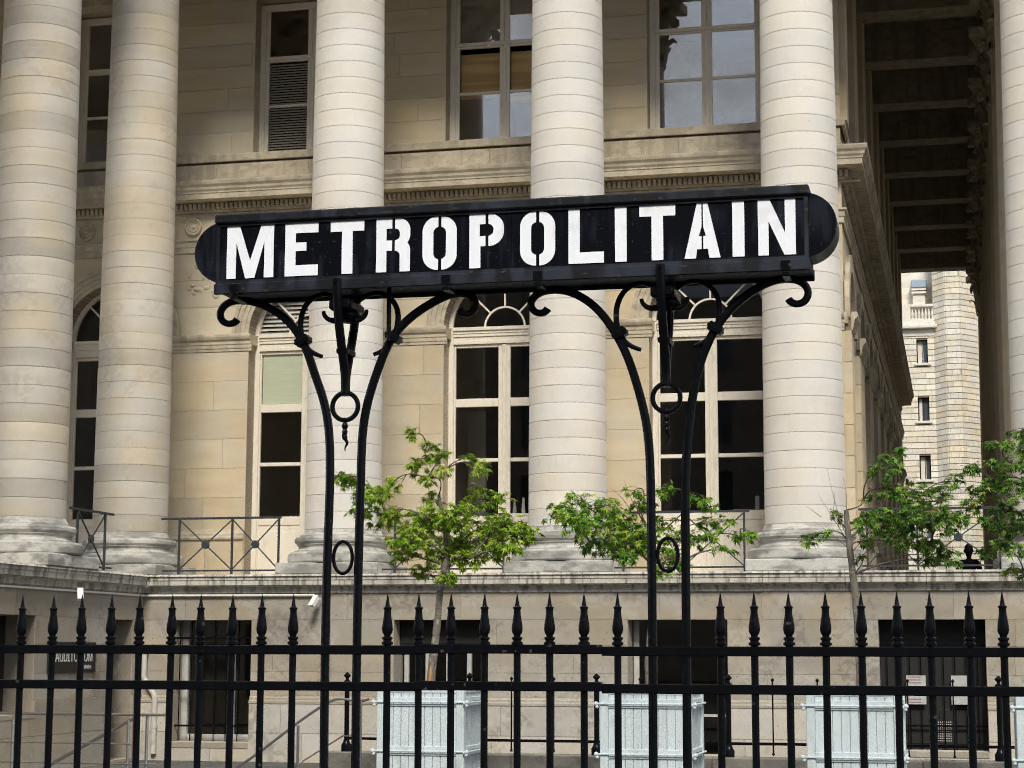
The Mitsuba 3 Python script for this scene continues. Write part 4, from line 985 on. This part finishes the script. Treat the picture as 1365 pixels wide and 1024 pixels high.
def tree(label, trunk, tr, clumps, seed, y0, leaves=46, palette=0, bare=(), size=0.066):
    rng = np.random.default_rng(seed)
    t = thing('tree', label, 'tree')
    tp = spline(trunk, 26)
    put(f'{t}__trunk', tube(tp, np.linspace(tr[0], tr[1], 26) * (1 + 0.06 * np.sin(np.arange(26) * 1.7)), 12), 'm_bark', 60)
    twigs, V, F, C, off = [], [], [], [], 0
    cols = np.array([[(0.23, 0.37, 0.035), (0.34, 0.46, 0.06), (0.12, 0.23, 0.022), (0.47, 0.52, 0.13)], [(0.17, 0.32, 0.035), (0.30, 0.43, 0.06), (0.085, 0.20, 0.025), (0.42, 0.47, 0.11)], [(0.16, 0.295, 0.055), (0.27, 0.40, 0.085), (0.085, 0.18, 0.04), (0.37, 0.44, 0.14)]][palette])
    prob = ([0.42, 0.28, 0.2, 0.10], [0.42, 0.2, 0.33, 0.05], [0.42, 0.2, 0.34, 0.04])[palette]
    tips = []
    for (x, z, dy, r, dens) in clumps:
        c = np.array([x, y0 + dy, z])
        tops = tp[tp[:, 2] < z - 0.12]
        near = tops[np.argmin(np.linalg.norm(tops - c, axis=1))] if len(tops) else tp[-8]
        best, bd = near, np.linalg.norm(near - c)
        for q in tips:
            dq = np.linalg.norm(q - c)
            if dq < bd * 0.8 and q[2] < z + 0.1:
                best, bd = q, dq
        mid = (best + c) / 2 + rng.normal(0, 0.04, 3) + [0, 0, 0.05]
        br = spline([best, mid, c], 9)
        big = bd > 0.5
        put(f'{t}__branch', tube(br, np.linspace(0.016 if big else 0.009, 0.004, 9), 6), 'm_bark' if big else 'm_twig', 60)
        tips.append(c)
        n = int(leaves * 5.2 * dens * (r / 0.2) ** 1.7)
        ntw = max(5, n // 7)
        for _ in range(ntw):
            u = rng.normal(0, 1, 3)
            u /= np.linalg.norm(u)
            u[2] = u[2] * 0.8 + 0.12
            e = c + u * r * (0.35 + 0.95 * rng.random() ** 0.7) * np.array([1.15, 1.15, 0.9])
            s0 = br[rng.integers(4, 9)]
            tw = spline([s0, (s0 + e) / 2 + rng.normal(0, 0.02, 3) + [0, 0, 0.02], e], 5)
            twigs.append(tube(tw, np.linspace(0.0035, 0.0015, 5), 4, False))
            out = (e - s0) / (np.linalg.norm(e - s0) + 1e-9)
            tone = rng.choice(4, p=prob)
            for k in range(rng.integers(6, 10)):
                base = tw[-1] if k < 5 else tw[rng.integers(2, 5)]
                az = rng.random() * 2 * math.pi
                d = np.array([math.cos(az), math.sin(az), rng.uniform(-0.75, 0.15)]) * 0.9 + 0.75 * out
                d[2] -= 0.35
                d /= np.linalg.norm(d)
                nrm = np.array([0, 0, 1.0]) + rng.normal(0, 0.35, 3)
                s = np.cross(nrm, d)
                s /= np.linalg.norm(s) + 1e-9
                nn = np.cross(d, s)
                sc = size * rng.uniform(0.5, 1.2)
                org = base + d * 0.25 * sc + rng.normal(0, 0.012, 3)
                lv = LV * sc * np.array([1, rng.uniform(0.75, 1.0), rng.uniform(0.6, 1.6)])
                V.append(org + lv[:, :1] * d + lv[:, 1:2] * s + lv[:, 2:] * nn)
                F.append(LF + off)
                off += len(LV)
                col = cols[tone if rng.random() < 0.7 else rng.choice(4, p=prob)] * rng.uniform(0.85, 1.15)
                if rng.random() < 0.004:
                    col = np.array([0.30, 0.13, 0.04])
                C.append(np.repeat(col[None], len(LV), 0))
    for pts in bare:
        twigs.append(tube(spline(pts, 8), np.linspace(0.006, 0.0015, 8), 4, False))
    put(f'{t}__twigs', twigs, 'm_twig', True, kind='stuff')
    put(f'{t}__crown', trimesh.Trimesh(np.vstack(V), np.vstack(F), process=False), 'm_leaf', True, color=np.vstack(C), kind='stuff')
    return t


def px(u, v, y):
    """Where the line of sight of a spot seen in the photograph meets the upright plane at depth y (used to measure the crowns)."""
    d = _F + (u - 682.5) / FPX * (math.cos(ROLL) * _R0 + math.sin(ROLL) * _D0) - (v - 512) / FPX * _UP
    q = EYE + d * (y - EYE[1]) / d[1]
    return q[0], q[2]


def clump(spots, y0, seed):
    rng = np.random.default_rng(seed)
    out = []
    for u, v, r, dens in spots:
        x, z = px(u, v, y0)
        out.append((x, z, rng.uniform(-0.55, 0.55) * (0.6 if r < 14 else 1), r / 115.0, dens))
    return sorted(out, key=lambda c: abs(c[0] - px(spots[0][0], 0, y0)[0]) + 0.5 * abs(c[1] - 2.6))


YT = 22.0
T1 = [(590, 740, 20, 1), (600, 722, 24, 1.1), (560, 725, 22, 1.1), (545, 700, 22, 1), (575, 695, 22, 1.1), (610, 695, 24, 1), (640, 705, 24, 1), (672, 705, 22, 1), (700, 712, 16, 1), (690, 735, 18, 1), (655, 732, 22, 1), (625, 745, 18, 1), (545, 740, 15, 0.9), (555, 762, 12, 0.8), (600, 770, 12, 0.9), (515, 690, 18, 1), (510, 665, 18, 1), (482, 688, 12, 1), (468, 645, 13, 1), (455, 638, 8, 0.9), (495, 655, 14, 0.8), (525, 648, 12, 0.6),
      (548, 580, 10, 1), (560, 592, 9, 1), (545, 620, 12, 0.9), (570, 612, 10, 0.8), (590, 605, 10, 0.9), (575, 640, 12, 0.7), (600, 630, 11, 0.7), (560, 660, 14, 0.7), (630, 612, 12, 0.7), (648, 630, 12, 0.6), (635, 655, 14, 0.6), (655, 668, 14, 0.6), (620, 675, 14, 0.7)]
T2 = [(870, 735, 18, 1), (850, 720, 24, 1.2), (820, 715, 26, 1.3), (790, 705, 24, 1.3), (765, 690, 18, 1.1), (745, 675, 13, 1), (742, 692, 12, 1), (780, 665, 12, 1), (800, 685, 22, 1.2), (825, 690, 20, 1.2), (815, 735, 15, 1), (850, 745, 14, 1), (790, 728, 14, 1), (855, 672, 13, 0.9), (845, 655, 9, 0.7), (880, 690, 16, 0.9), (895, 712, 18, 1.2), (890, 745, 18, 1.3), (905, 755, 14, 1.2), (885, 765, 12, 1), (925, 665, 13, 0.8), (945, 675, 13, 0.7), (935, 695, 15, 0.7), (960, 692, 12, 0.7), (950, 715, 12, 0.6), (985, 715, 11, 0.8), (1000, 712, 8, 0.8), (925, 722, 14, 0.7), (968, 735, 9, 0.6), (895, 655, 9, 0.6), (880, 660, 8, 0.5)]
T3 = [(1150, 700, 14, 0.9), (1170, 690, 16, 1), (1190, 700, 22, 1.2), (1215, 690, 22, 1.3), (1240, 690, 22, 1.3), (1225, 665, 18, 1.1), (1200, 660, 15, 1), (1255, 662, 15, 1), (1270, 640, 11, 0.8), (1262, 700, 18, 1.1), (1240, 725, 18, 1.2), (1210, 722, 18, 1.1), (1262, 735, 14, 1), (1280, 690, 12, 0.8), (1180, 655, 12, 0.9), (1150, 664, 9, 0.7), (1182, 618, 9, 0.9), (1195, 605, 9, 0.9), (1165, 628, 10, 0.9), (1198, 625, 9, 0.8), (1185, 640, 9, 0.7), (1112, 686, 10, 0.9), (1100, 712, 8, 0.8), (1085, 718, 8, 0.8), (1075, 724, 6, 0.7), (1145, 745, 8, 0.6), (1150, 722, 9, 0.6), (1240, 745, 12, 1), (1275, 750, 9, 0.8), (1290, 668, 8, 0.6)]
T4 = [(1370, 700, 18, 1), (1345, 705, 16, 1), (1340, 680, 16, 1), (1355, 660, 18, 1.1), (1335, 640, 14, 1), (1350, 620, 16, 1), (1325, 590, 10, 0.9), (1340, 595, 9, 0.8), (1358, 580, 12, 0.9), (1365, 600, 14, 1), (1318, 612, 8, 0.7), (1305, 625, 7, 0.7), (1295, 628, 7, 0.6), (1318, 655, 13, 0.9), (1305, 675, 9, 0.8), (1322, 695, 14, 1), (1335, 725, 13, 0.9), (1318, 735, 10, 0.8), (1355, 735, 14, 0.9), (1345, 760, 9, 0.7), (1365, 765, 10, 0.8), (1300, 650, 8, 0.6), (1385, 640, 22, 1), (1400, 680, 24, 1), (1395, 730, 20, 1), (1380, 590, 16, 1)]
V3 = lambda u, v, y=YT: (px(u, v, y)[0], y, px(u, v, y)[1])
trunk1 = [V3(574, 925), V3(577, 880), V3(583, 830), V3(588, 780), V3(595, 740), V3(592, 700), V3(585, 660)]
t1 = tree('young tree with bright yellow-green leaves in the leftmost planter', trunk1, (0.055, 0.02), clump(T1, YT, 1), 1, YT, palette=0, leaves=64)
put(f'{t1}__bark_wound', tube([(V3(576, 887)[0] - 0.005, YT - 0.047, V3(576, 887)[2]), (V3(576, 897)[0] - 0.005, YT - 0.048, V3(576, 897)[2]), (V3(575, 912)[0] - 0.005, YT - 0.05, V3(575, 912)[2])], [0.008, 0.022, 0.016], 8), 'm_scar', True, label='orange wound low on the trunk')
trunk2 = [V3(868, 925), V3(866, 860), V3(871, 800), V3(868, 745), V3(862, 700)]
tree('leafy tree behind the right pair of sign posts with dense leaves on its left side', trunk2, (0.05, 0.022), clump(T2, YT, 2), 2, YT, palette=1, leaves=44,
     bare=[[V3(840, 680), V3(825, 660), V3(812, 650)], [V3(850, 680), V3(835, 650), V3(832, 640)], [V3(855, 690), V3(868, 655), V3(852, 630)]])
trunk3 = [V3(1149, 925), V3(1146, 860), V3(1141, 800), V3(1135, 750), V3(1131, 715), V3(1128, 680)]
tree('tree with leaning grey trunk and bare twigs left of its crown, before the side gallery', trunk3, (0.062, 0.03), clump(T3, YT, 3), 3, YT, palette=2, leaves=46,
     bare=[[V3(1130, 720), V3(1116, 680), V3(1103, 625)], [V3(1126, 715), V3(1110, 690), V3(1090, 658)], [V3(1130, 730), V3(1108, 712), V3(1085, 695)], [V3(1108, 695), V3(1112, 670), V3(1112, 655)], [V3(1128, 690), V3(1128, 660), V3(1124, 635)],
           [V3(1095, 690), V3(1085, 682), V3(1075, 675)], [V3(1137, 735), V3(1165, 700), V3(1192, 660)], [V3(1145, 745), V3(1180, 722), V3(1230, 722)]])
trunk4 = [V3(1418, 925), V3(1412, 850), V3(1405, 790), V3(1395, 730), V3(1385, 660)]
tree('tree entering from the right edge of the picture before the rightmost column', trunk4, (0.055, 0.02), clump(T4, YT, 4), 4, YT, palette=2)

# ------------------------------------------------------------------ handrails, pipe, cable, cameras, plaque, notices
hr = thing('handrail', 'brushed steel ramp handrail with three rails at the left behind the fence', 'handrail')
k = 22.0 / 24.5
xs = lambda v: v * k
zz = lambda v: 1.65 + (v - 1.65) * k
YH = 22.0
for z, x1 in ((0.778, -10.562), (0.385, -11.02), (0.115, -10.67)):
    put(f'{hr}__rail', tube([(xs(-13.4), YH, zz(z)), (xs(x1), YH, zz(z))], 0.019 if z > 0.7 else 0.010, 8), 'm_steel', 40)
for x, z in ((-12.832, 0.70), (-11.108, 0.70), (-10.836, 0.775)):
    put(f'{hr}__post', tube([(xs(x), YH + 0.03, 0.0), (xs(x), YH + 0.03, zz(z))], 0.019, 8), 'm_steel', 40)
put(f'{hr}__sloping_rail', tube([(xs(-12.62), YH + 0.3, zz(-0.05)), (xs(-11.11), YH + 0.3, zz(0.744))], 0.019, 8), 'm_steel', 40)
put(f'{hr}__post', tube([(xs(-11.95), YH + 0.3, 0), (xs(-11.95), YH + 0.3, zz(0.29))], 0.019, 8), 'm_steel', 40)
hs = thing('handrail', 'brushed steel stair handrail sloping up to the right beside the first planter', 'handrail')
put(f'{hs}__rail', tube(spline([(-9.62, 24.5, 0.03), (-8.9, 24.5, 0.517), (-8.25, 24.5, 0.958), (-8.16, 24.5, 1.0), (-8.05, 24.5, 1.013), (-7.67, 24.5, 1.015)], 30), 0.018, 8), 'm_steel', 40)
put(f'{hs}__rail', tube([(-8.86, 24.5, 0.02), (-8.025, 24.5, 0.531), (-7.80, 24.5, 0.535)], 0.011, 8), 'm_steel', 40)
put(f'{hs}__post', tube([(-8.652, 24.5, 0.0), (-8.652, 24.5, 0.66)], 0.019, 8), 'm_steel', 40)
put(f'{hs}__post', tube([(-7.78, 24.5, 0.0), (-7.78, 24.5, 1.0)], 0.019, 8), 'm_steel', 40)
pp = tube([(-12.12, 27.27, 1.62), (-12.12, 27.27, 1.26), (-12.10, 27.27, 1.20), (-11.95, 27.26, 1.0), (-11.93, 27.26, 0.94), (-11.93, 27.26, 0.1)], 0.042, 12)
put('drain_pipe', [pp, tube([(-12.12, 27.27, 1.60), (-12.12, 27.27, 1.68)], [0.055, 0.055], 12), tube([(-11.93, 27.26, 0.48), (-11.93, 27.26, 0.54)], [0.052, 0.052], 12)], 'm_pipe', 40, label='cream drain pipe with an offset bend in the corner beside the first basement window', category='pipe')
put('cable_duct', [tube([(-12.165, 20.5, 2.475), (-12.165, 27.30, 2.475)], 0.016, 6), tube([(-12.165, 27.30, 2.475), (-9.42, 27.30, 2.475)], 0.016, 6)], 'm_white_plastic', label='thin white cable duct under the ledge', category='cable')


def camera_box(label, at, rot):
    c = thing('security_camera', label, 'camera', None)
    tr = T().translate(at).rotate([0, 0, 1], rot).scale(0.72)
    put(f'{c}__housing', mikit.ply(cat([bx(-0.05, 0.05, -0.14, 0.12, -0.05, 0.05, 0.012), bx(-0.058, 0.058, -0.17, 0.12, 0.051, 0.062, 0.004)]), 'm_white_plastic'), 'm_white_plastic', at=tr @ T().rotate([1, 0, 0], 48))
    put(f'{c}__bracket', mikit.ply(tube([(0, 0.02, 0), (0, 0.10, 0.04), (0, 0.2, 0.05)], 0.014, 8), 'm_white_plastic', 40), 'm_white_plastic', at=tr)


camera_box('small white security camera on the left return wall, above the black plaque', [-11.98, 24.72, 2.42], 30)
camera_box('small white security camera under the ledge left of the left sign posts', [-9.36, 27.13, 2.38], -20)
pq = thing('plaque', 'black plaque lettered AUDITORIUM on the left return wall', 'sign')
XP = XB + 0.035
put(f'{pq}__board', bx(XB + 0.005, XP, 24.22, 25.68, 1.33, 1.76, 0.004), 'm_plaque')


def text_x(txt, h, x, y0, z, width):
    m = meshkit.text_mesh(txt, h, 0.003)
    v = np.array(m.vertices)
    v[:, 0] *= width / v[:, 0].max()
    return trimesh.Trimesh(np.stack([x + v[:, 2], y0 + v[:, 0], z + v[:, 1]], 1), m.faces, process=False)


put(f'{pq}__lettering', [text_x('AUDITORIUM', 0.145, XP + 0.001, 24.40, 1.488, 1.16), text_x('entrée', 0.058, XP + 0.001, 25.19, 1.388, 0.34)], 'm_plaque_text')
for lab, x, prn in (('white notice with pink print on the left leaf of the dark basement door', -0.77, True), ('plain white notice on the right leaf of the dark basement door', -0.155, False)):
    n_ = thing('notice', lab, 'notice')
    put(f'{n_}__sheet', bx(x, x + 0.27, 27.632, 27.636, 0.93, 1.33), 'm_paper')
    if prn:
        for q in (0.0, 0.04, 0.27, 0.31, 0.35):
            put(f'{n_}__print', bx(x + 0.03, x + 0.2, 27.628, 27.631, 0.95 + q, 0.965 + q), 'm_print')

# ------------------------------------------------------------------ person sitting in the gallery
import manifold3d as m3


def ball(c, r, seg=14):
    return m3.Manifold.sphere(r, seg).translate([float(q) for q in c])


def body(bones):
    out = m3.Manifold.batch_hull([ball(*bones[0][0]), ball(*bones[0][1])])
    for a, b in bones[1:]:
        out = out + m3.Manifold.batch_hull([ball(*a), ball(*b)])
    q = out.refine_to_length(0.03).to_mesh()
    m = trimesh.Trimesh(q.vert_properties[:, :3], q.tri_verts, process=True)
    return trimesh.smoothing.filter_taubin(m, iterations=6)


pe = thing('person', 'person coloured as a dark shaded silhouette, sitting in the gallery behind the right tree', 'person')
PX, PY, PZ = 0.20, 40.0, ZF
J = lambda x, y, z: (PX - x, PY - y, PZ + z)      # seen from behind
clothes = body([((J(0, 0, 0.30), 0.15), (J(0, -0.04, 0.62), 0.14)), ((J(-0.15, -0.03, 0.66), 0.075), (J(0.15, -0.03, 0.66), 0.075)), ((J(0, -0.03, 0.62), 0.13), (J(0, -0.04, 0.74), 0.05)),
                ((J(-0.18, -0.03, 0.65), 0.06), (J(-0.24, -0.10, 0.40), 0.05)), ((J(-0.24, -0.10, 0.40), 0.05), (J(-0.12, -0.34, 0.40), 0.036)), ((J(0.18, -0.03, 0.65), 0.06), (J(0.25, -0.08, 0.40), 0.05)), ((J(0.25, -0.08, 0.40), 0.05), (J(0.13, -0.33, 0.40), 0.036)),
                ((J(-0.09, 0, 0.28), 0.09), (J(-0.14, -0.42, 0.42), 0.07)), ((J(-0.14, -0.42, 0.42), 0.066), (J(-0.13, -0.50, 0.05), 0.045)), ((J(0.09, 0, 0.28), 0.09), (J(0.14, -0.42, 0.42), 0.07)), ((J(0.14, -0.42, 0.42), 0.066), (J(0.13, -0.50, 0.05), 0.045)),
                ((J(-0.13, -0.50, 0.045), 0.045), (J(-0.14, -0.66, 0.03), 0.032)), ((J(0.13, -0.50, 0.045), 0.045), (J(0.14, -0.66, 0.03), 0.032))])
put(f'{pe}__clothes', clothes, 'm_silhouette_cloth', True)
head = [((J(0, -0.03, 0.72), 0.05), (J(0, -0.045, 0.84), 0.048)), ((J(0, -0.05, 0.90), 0.078), (J(0, -0.03, 0.95), 0.088)), ((J(0, -0.075, 0.855), 0.045), (J(0, -0.06, 0.91), 0.07)), ((J(0, -0.145, 0.895), 0.012), (J(0, -0.12, 0.925), 0.012)), ((J(-0.085, -0.03, 0.90), 0.016), (J(-0.08, -0.03, 0.925), 0.018)), ((J(0.085, -0.03, 0.90), 0.016), (J(0.08, -0.03, 0.925), 0.018))]
hands = []
for s in (-1, 1):
    w = J(s * 0.125, -0.335, 0.40)
    hands += [((w, 0.028), ((w[0] + s * 0.03, w[1] + 0.06, w[2]), 0.03))]
    for i, l in enumerate((0.06, 0.07, 0.066, 0.05)):
        a = (w[0] + s * 0.03 + (i - 1.5) * 0.018, w[1] + 0.075, w[2])
        b = (a[0] + s * 0.005, a[1] + l * 0.6, a[2] - 0.01)
        hands += [((a, 0.009), (b, 0.0085)), ((b, 0.0085), ((b[0] + s * 0.004, b[1] + l * 0.25, b[2] - l * 0.45), 0.008))]
    hands += [(((w[0] + s * 0.05, w[1] + 0.03, w[2]), 0.010), ((w[0] + s * 0.075, w[1] + 0.06, w[2] - 0.005), 0.009))]
put(f'{pe}__head', body(head), 'm_silhouette_skin', True)
put(f'{pe}__hands', body(hands), 'm_silhouette_skin', True)
put(f'{pe}__hair', body([((J(0, -0.01, 0.97), 0.085), (J(0, 0.02, 0.90), 0.085)), ((J(0, -0.06, 0.995), 0.06), (J(0, 0.0, 0.99), 0.075)), ((J(0, 0.03, 0.90), 0.08), (J(0, 0.015, 0.83), 0.06))]), 'm_hair', True)
st = thing('stone_block', 'low stone block that the seated person rests on', 'block')
scene[st] = mikit.ply(bx(PX - 0.3, PX + 0.3, PY - 0.12, PY + 0.3, ZF, ZF + 0.17, 0.01), 'm_trim')

# ------------------------------------------------------------------ far building seen through the side gallery
fb = thing('corner_building', 'sunlit cream stone building with canted tower, seen through the side gallery', 'building')
YD = 82.0
HB = 0.248


def far_face(p0, p1, z0, z1, holes=(), blocks=0.5, seed=0):
    """One upright face of coursed stone between two plan points: courses proud of the joints, blocks cut by upright joints."""
    p0, p1 = np.array(p0, float), np.array(p1, float)
    L = np.linalg.norm(p1 - p0)
    u = (p1 - p0) / L
    n = np.array([u[1], -u[0]])
    rng = random.Random(seed)
    out = []
    z = z0
    row = 0
    while z < z1:
        x = -rng.uniform(0, blocks)
        while x < L:
            w = blocks * rng.uniform(0.8, 1.2)
            a, b = max(x, 0) + 0.005, min(x + w, L) - 0.005
            x += w
            segs = [(a, b)] if b - a > 0.03 else []
            for ha, hb, hz0, hz1 in holes:
                if z + HB > hz0 + 0.02 and z < hz1 - 0.02:
                    segs = [s for q in segs for s in ((q[0], min(q[1], ha)), (max(q[0], hb), q[1])) if s[1] - s[0] > 0.03]
            for a, b in segs:
                m = bx(a, b, 0, 0.06, z + 0.016, z + HB - 0.016)
                v = np.array(m.vertices)
                out.append(trimesh.Trimesh(np.stack([p0[0] + u[0] * v[:, 0] + n[0] * (0.05 - v[:, 1]), p0[1] + u[1] * v[:, 0] + n[1] * (0.05 - v[:, 1]), v[:, 2]], 1), m.faces, process=False))
        z += HB
        row += 1
    return out


wins = [(-1.50, -1.03, z, z + 1.03) for z in (3.9, 6.37, 8.86, 11.34, 13.82)]
XF = -7.0
body_ = sbox(XF, 0, -0.74, 15.4).difference(unary_union([sbox(a, c, b, d) for a, b, c, d in wins]))
put(f'{fb}__wall', [slab(body_, YD, YD + 0.4), bx(XF, 8, YD + 2.0, YD + 8, 0, 22.0)], 'm_far_joint')
stf = far_face((XF, YD), (-0.74, YD), 2.0, 15.2, [(a - XF, b - XF, c, d) for a, b, c, d in wins], 0.5, 1)
tower = [(-0.74, YD), (-0.25, YD - 0.75), (0.34, YD - 0.80), (0.95, YD - 0.05), (1.2, YD + 1.2)]
put(f'{fb}__tower', slab(Polygon(tower + [(1.2, YD + 2), (-0.74, YD + 2)]), 0, 19.5, 'z'), 'm_far_joint')
for i in range(4):
    stf += far_face(tower[i], tower[i + 1], 2.0, 19.3, (), 0.36, 10 + i)
stf += far_face((1.2, YD + 1.2), (9, YD + 1.2), 2.0, 19.3, (), 0.6, 30)
put(f'{fb}__stone', stf, 'm_far_stone', kind='stuff')
for a, b, c, d in wins:
    w = num(f'{fb}__window')
    put(f'{w}__pane', bx(a + 0.03, b - 0.03, YD + 0.24, YD + 0.25, c, d), 'm_far_glass')
    put(f'{w}__frame', [bx(a, a + 0.035, YD + 0.2, YD + 0.26, c, d), bx(b - 0.035, b, YD + 0.2, YD + 0.26, c, d), bx(a, b, YD + 0.2, YD + 0.26, d - 0.04, d), bx((a + b) / 2 - 0.015, (a + b) / 2 + 0.015, YD + 0.21, YD + 0.26, c, d)], 'm_dark_door_shade')
    put(f'{w}__curtain_reflection', bx(a + 0.05, a + 0.05 + (0.22 if c > 13 or c < 10 else 0.12), YD + 0.225, YD + 0.235, c + 0.04, d - 0.05), 'm_far_white')  # pale strip for a curtain and the reflection in the pane together
    put(f'{w}__sill', bx(a - 0.12, b + 0.12, YD - 0.16, YD + 0.2, c - 0.10, c, 0.01), 'm_far_white')
put(f'{fb}__cornice', [bx(XF, -0.62, YD - 0.35, YD + 0.4, 15.30, 15.44, 0.02), bx(XF, -0.70, YD - 0.22, YD + 0.4, 15.44, 15.58, 0.02), bx(XF, -0.72, YD - 0.10, YD + 0.4, 14.98, 15.28, 0.02)], 'm_far_white')
put(f'{fb}__balustrade', [bx(XF, -0.72, YD - 0.12, YD + 0.1, 16.24, 16.36, 0.02), bx(XF, -0.72, YD - 0.12, YD + 0.1, 15.58, 15.70, 0.02), bx(-2.1, -1.72, YD - 0.14, YD + 0.12, 15.58, 16.36)], 'm_far_white')
bal = mikit.ply(lathe([(0.05, 15.70), (0.05, 15.76), (0.03, 15.79), (0.055, 15.90), (0.05, 15.98), (0.025, 16.10), (0.025, 16.16), (0.045, 16.20), (0.045, 16.24)], 8), 'm_far_white', 40)
for k in range(12):
    put(f'{fb}__baluster', bal, 'm_far_white', at=T().translate([-0.80 - 0.138 * k - (0.45 if k > 6 else 0), YD, 0]))
put(f'{fb}__gable', [bx(XF, -0.6, YD + 1.4, YD + 1.8, 15.3, 19.0)], 'm_far_stone')
put(f'{fb}__dormer', [bx(-1.62, -1.08, YD + 0.9, YD + 1.39, 16.5, 17.0, 0.02), bx(-1.66, -1.04, YD + 0.8, YD + 1.39, 17.0, 17.09), bx(-1.66, -1.04, YD + 0.8, YD + 1.39, 17.15, 17.22)], 'm_far_stone')
put(f'{fb}__roof', bx(-1.68, -1.0, YD + 0.78, YD + 1.38, 17.23, 17.62, 0.05), 'm_zinc')

# ------------------------------------------------------------------ the street behind us, mirrored in the panes
rng = random.Random(9)


def street_house(label, length, depth, h, at, rot):
    """A plain Paris street block: front along x at y = 0, body behind it."""
    s = thing('street_house', label, 'building')
    tr = T().translate([*at, 0]).rotate([0, 0, 1], rot)
    P = lambda key, mesh, m, **kw: put(f'{s}__{key}', mikit.ply(cat(mesh), m), m, at=tr, **kw)
    spots = [(x, z) for x in np.arange(1.2, length - 1.6, 2.9) for z in np.arange(4.2, h - 3.2, 3.3)]
    vo = unary_union([sbox(x, z, x + 1.2, z + 2.1) for x, z in spots])
    P('wall', [slab(sbox(0, 0, length, h - 2.0).difference(vo), 0, 0.4), bx(0, length, 0.6, depth, 0, h - 2.0)], 'm_street_wall')
    P('window', [bx(x, x + 1.2, 0.27, 0.3, z, z + 2.1) for x, z in spots], 'm_far_glass', kind='stuff')
    P('roof', [trimesh.convex.convex_hull(np.array([(x, y, z) for x in (0, length) for y, z in ((-0.2, h - 2.0), (1.2, h), (depth - 1, h), (depth, h - 2.0))]))], 'm_zinc')
    for x in np.arange(1, length - 2, 8.5):
        P('chimney', [bx(x, x + 1.4, 3.3, 4, h, h + rng.uniform(1.2, 2.4))], 'm_street_wall')


street_house('tall stone street block far to the left behind the viewer', 50, 12, 29.0, (-38, -22), 180)
street_house('stone street block with chimneys mirrored in the middle panes', 20.9, 12, 21.5, (-17, -22), 180)
street_house('lower stone street block mirrored in the right panes', 22.9, 12, 19.5, (6, -22), 180)
street_house('stone street block mirrored at the far right', 24, 12, 21.0, (30.1, -22), 180)
street_house('long stone street block beside the open gallery, out of view on the right', 86, 12, 25.0, (14.5, 112), -90)  # unseen block, set close and tall to cut light into the side gallery
street_house('stone street block behind the corner building, hidden by the palace', 60, 12, 24.0, (-67.5, 83.5), 0)
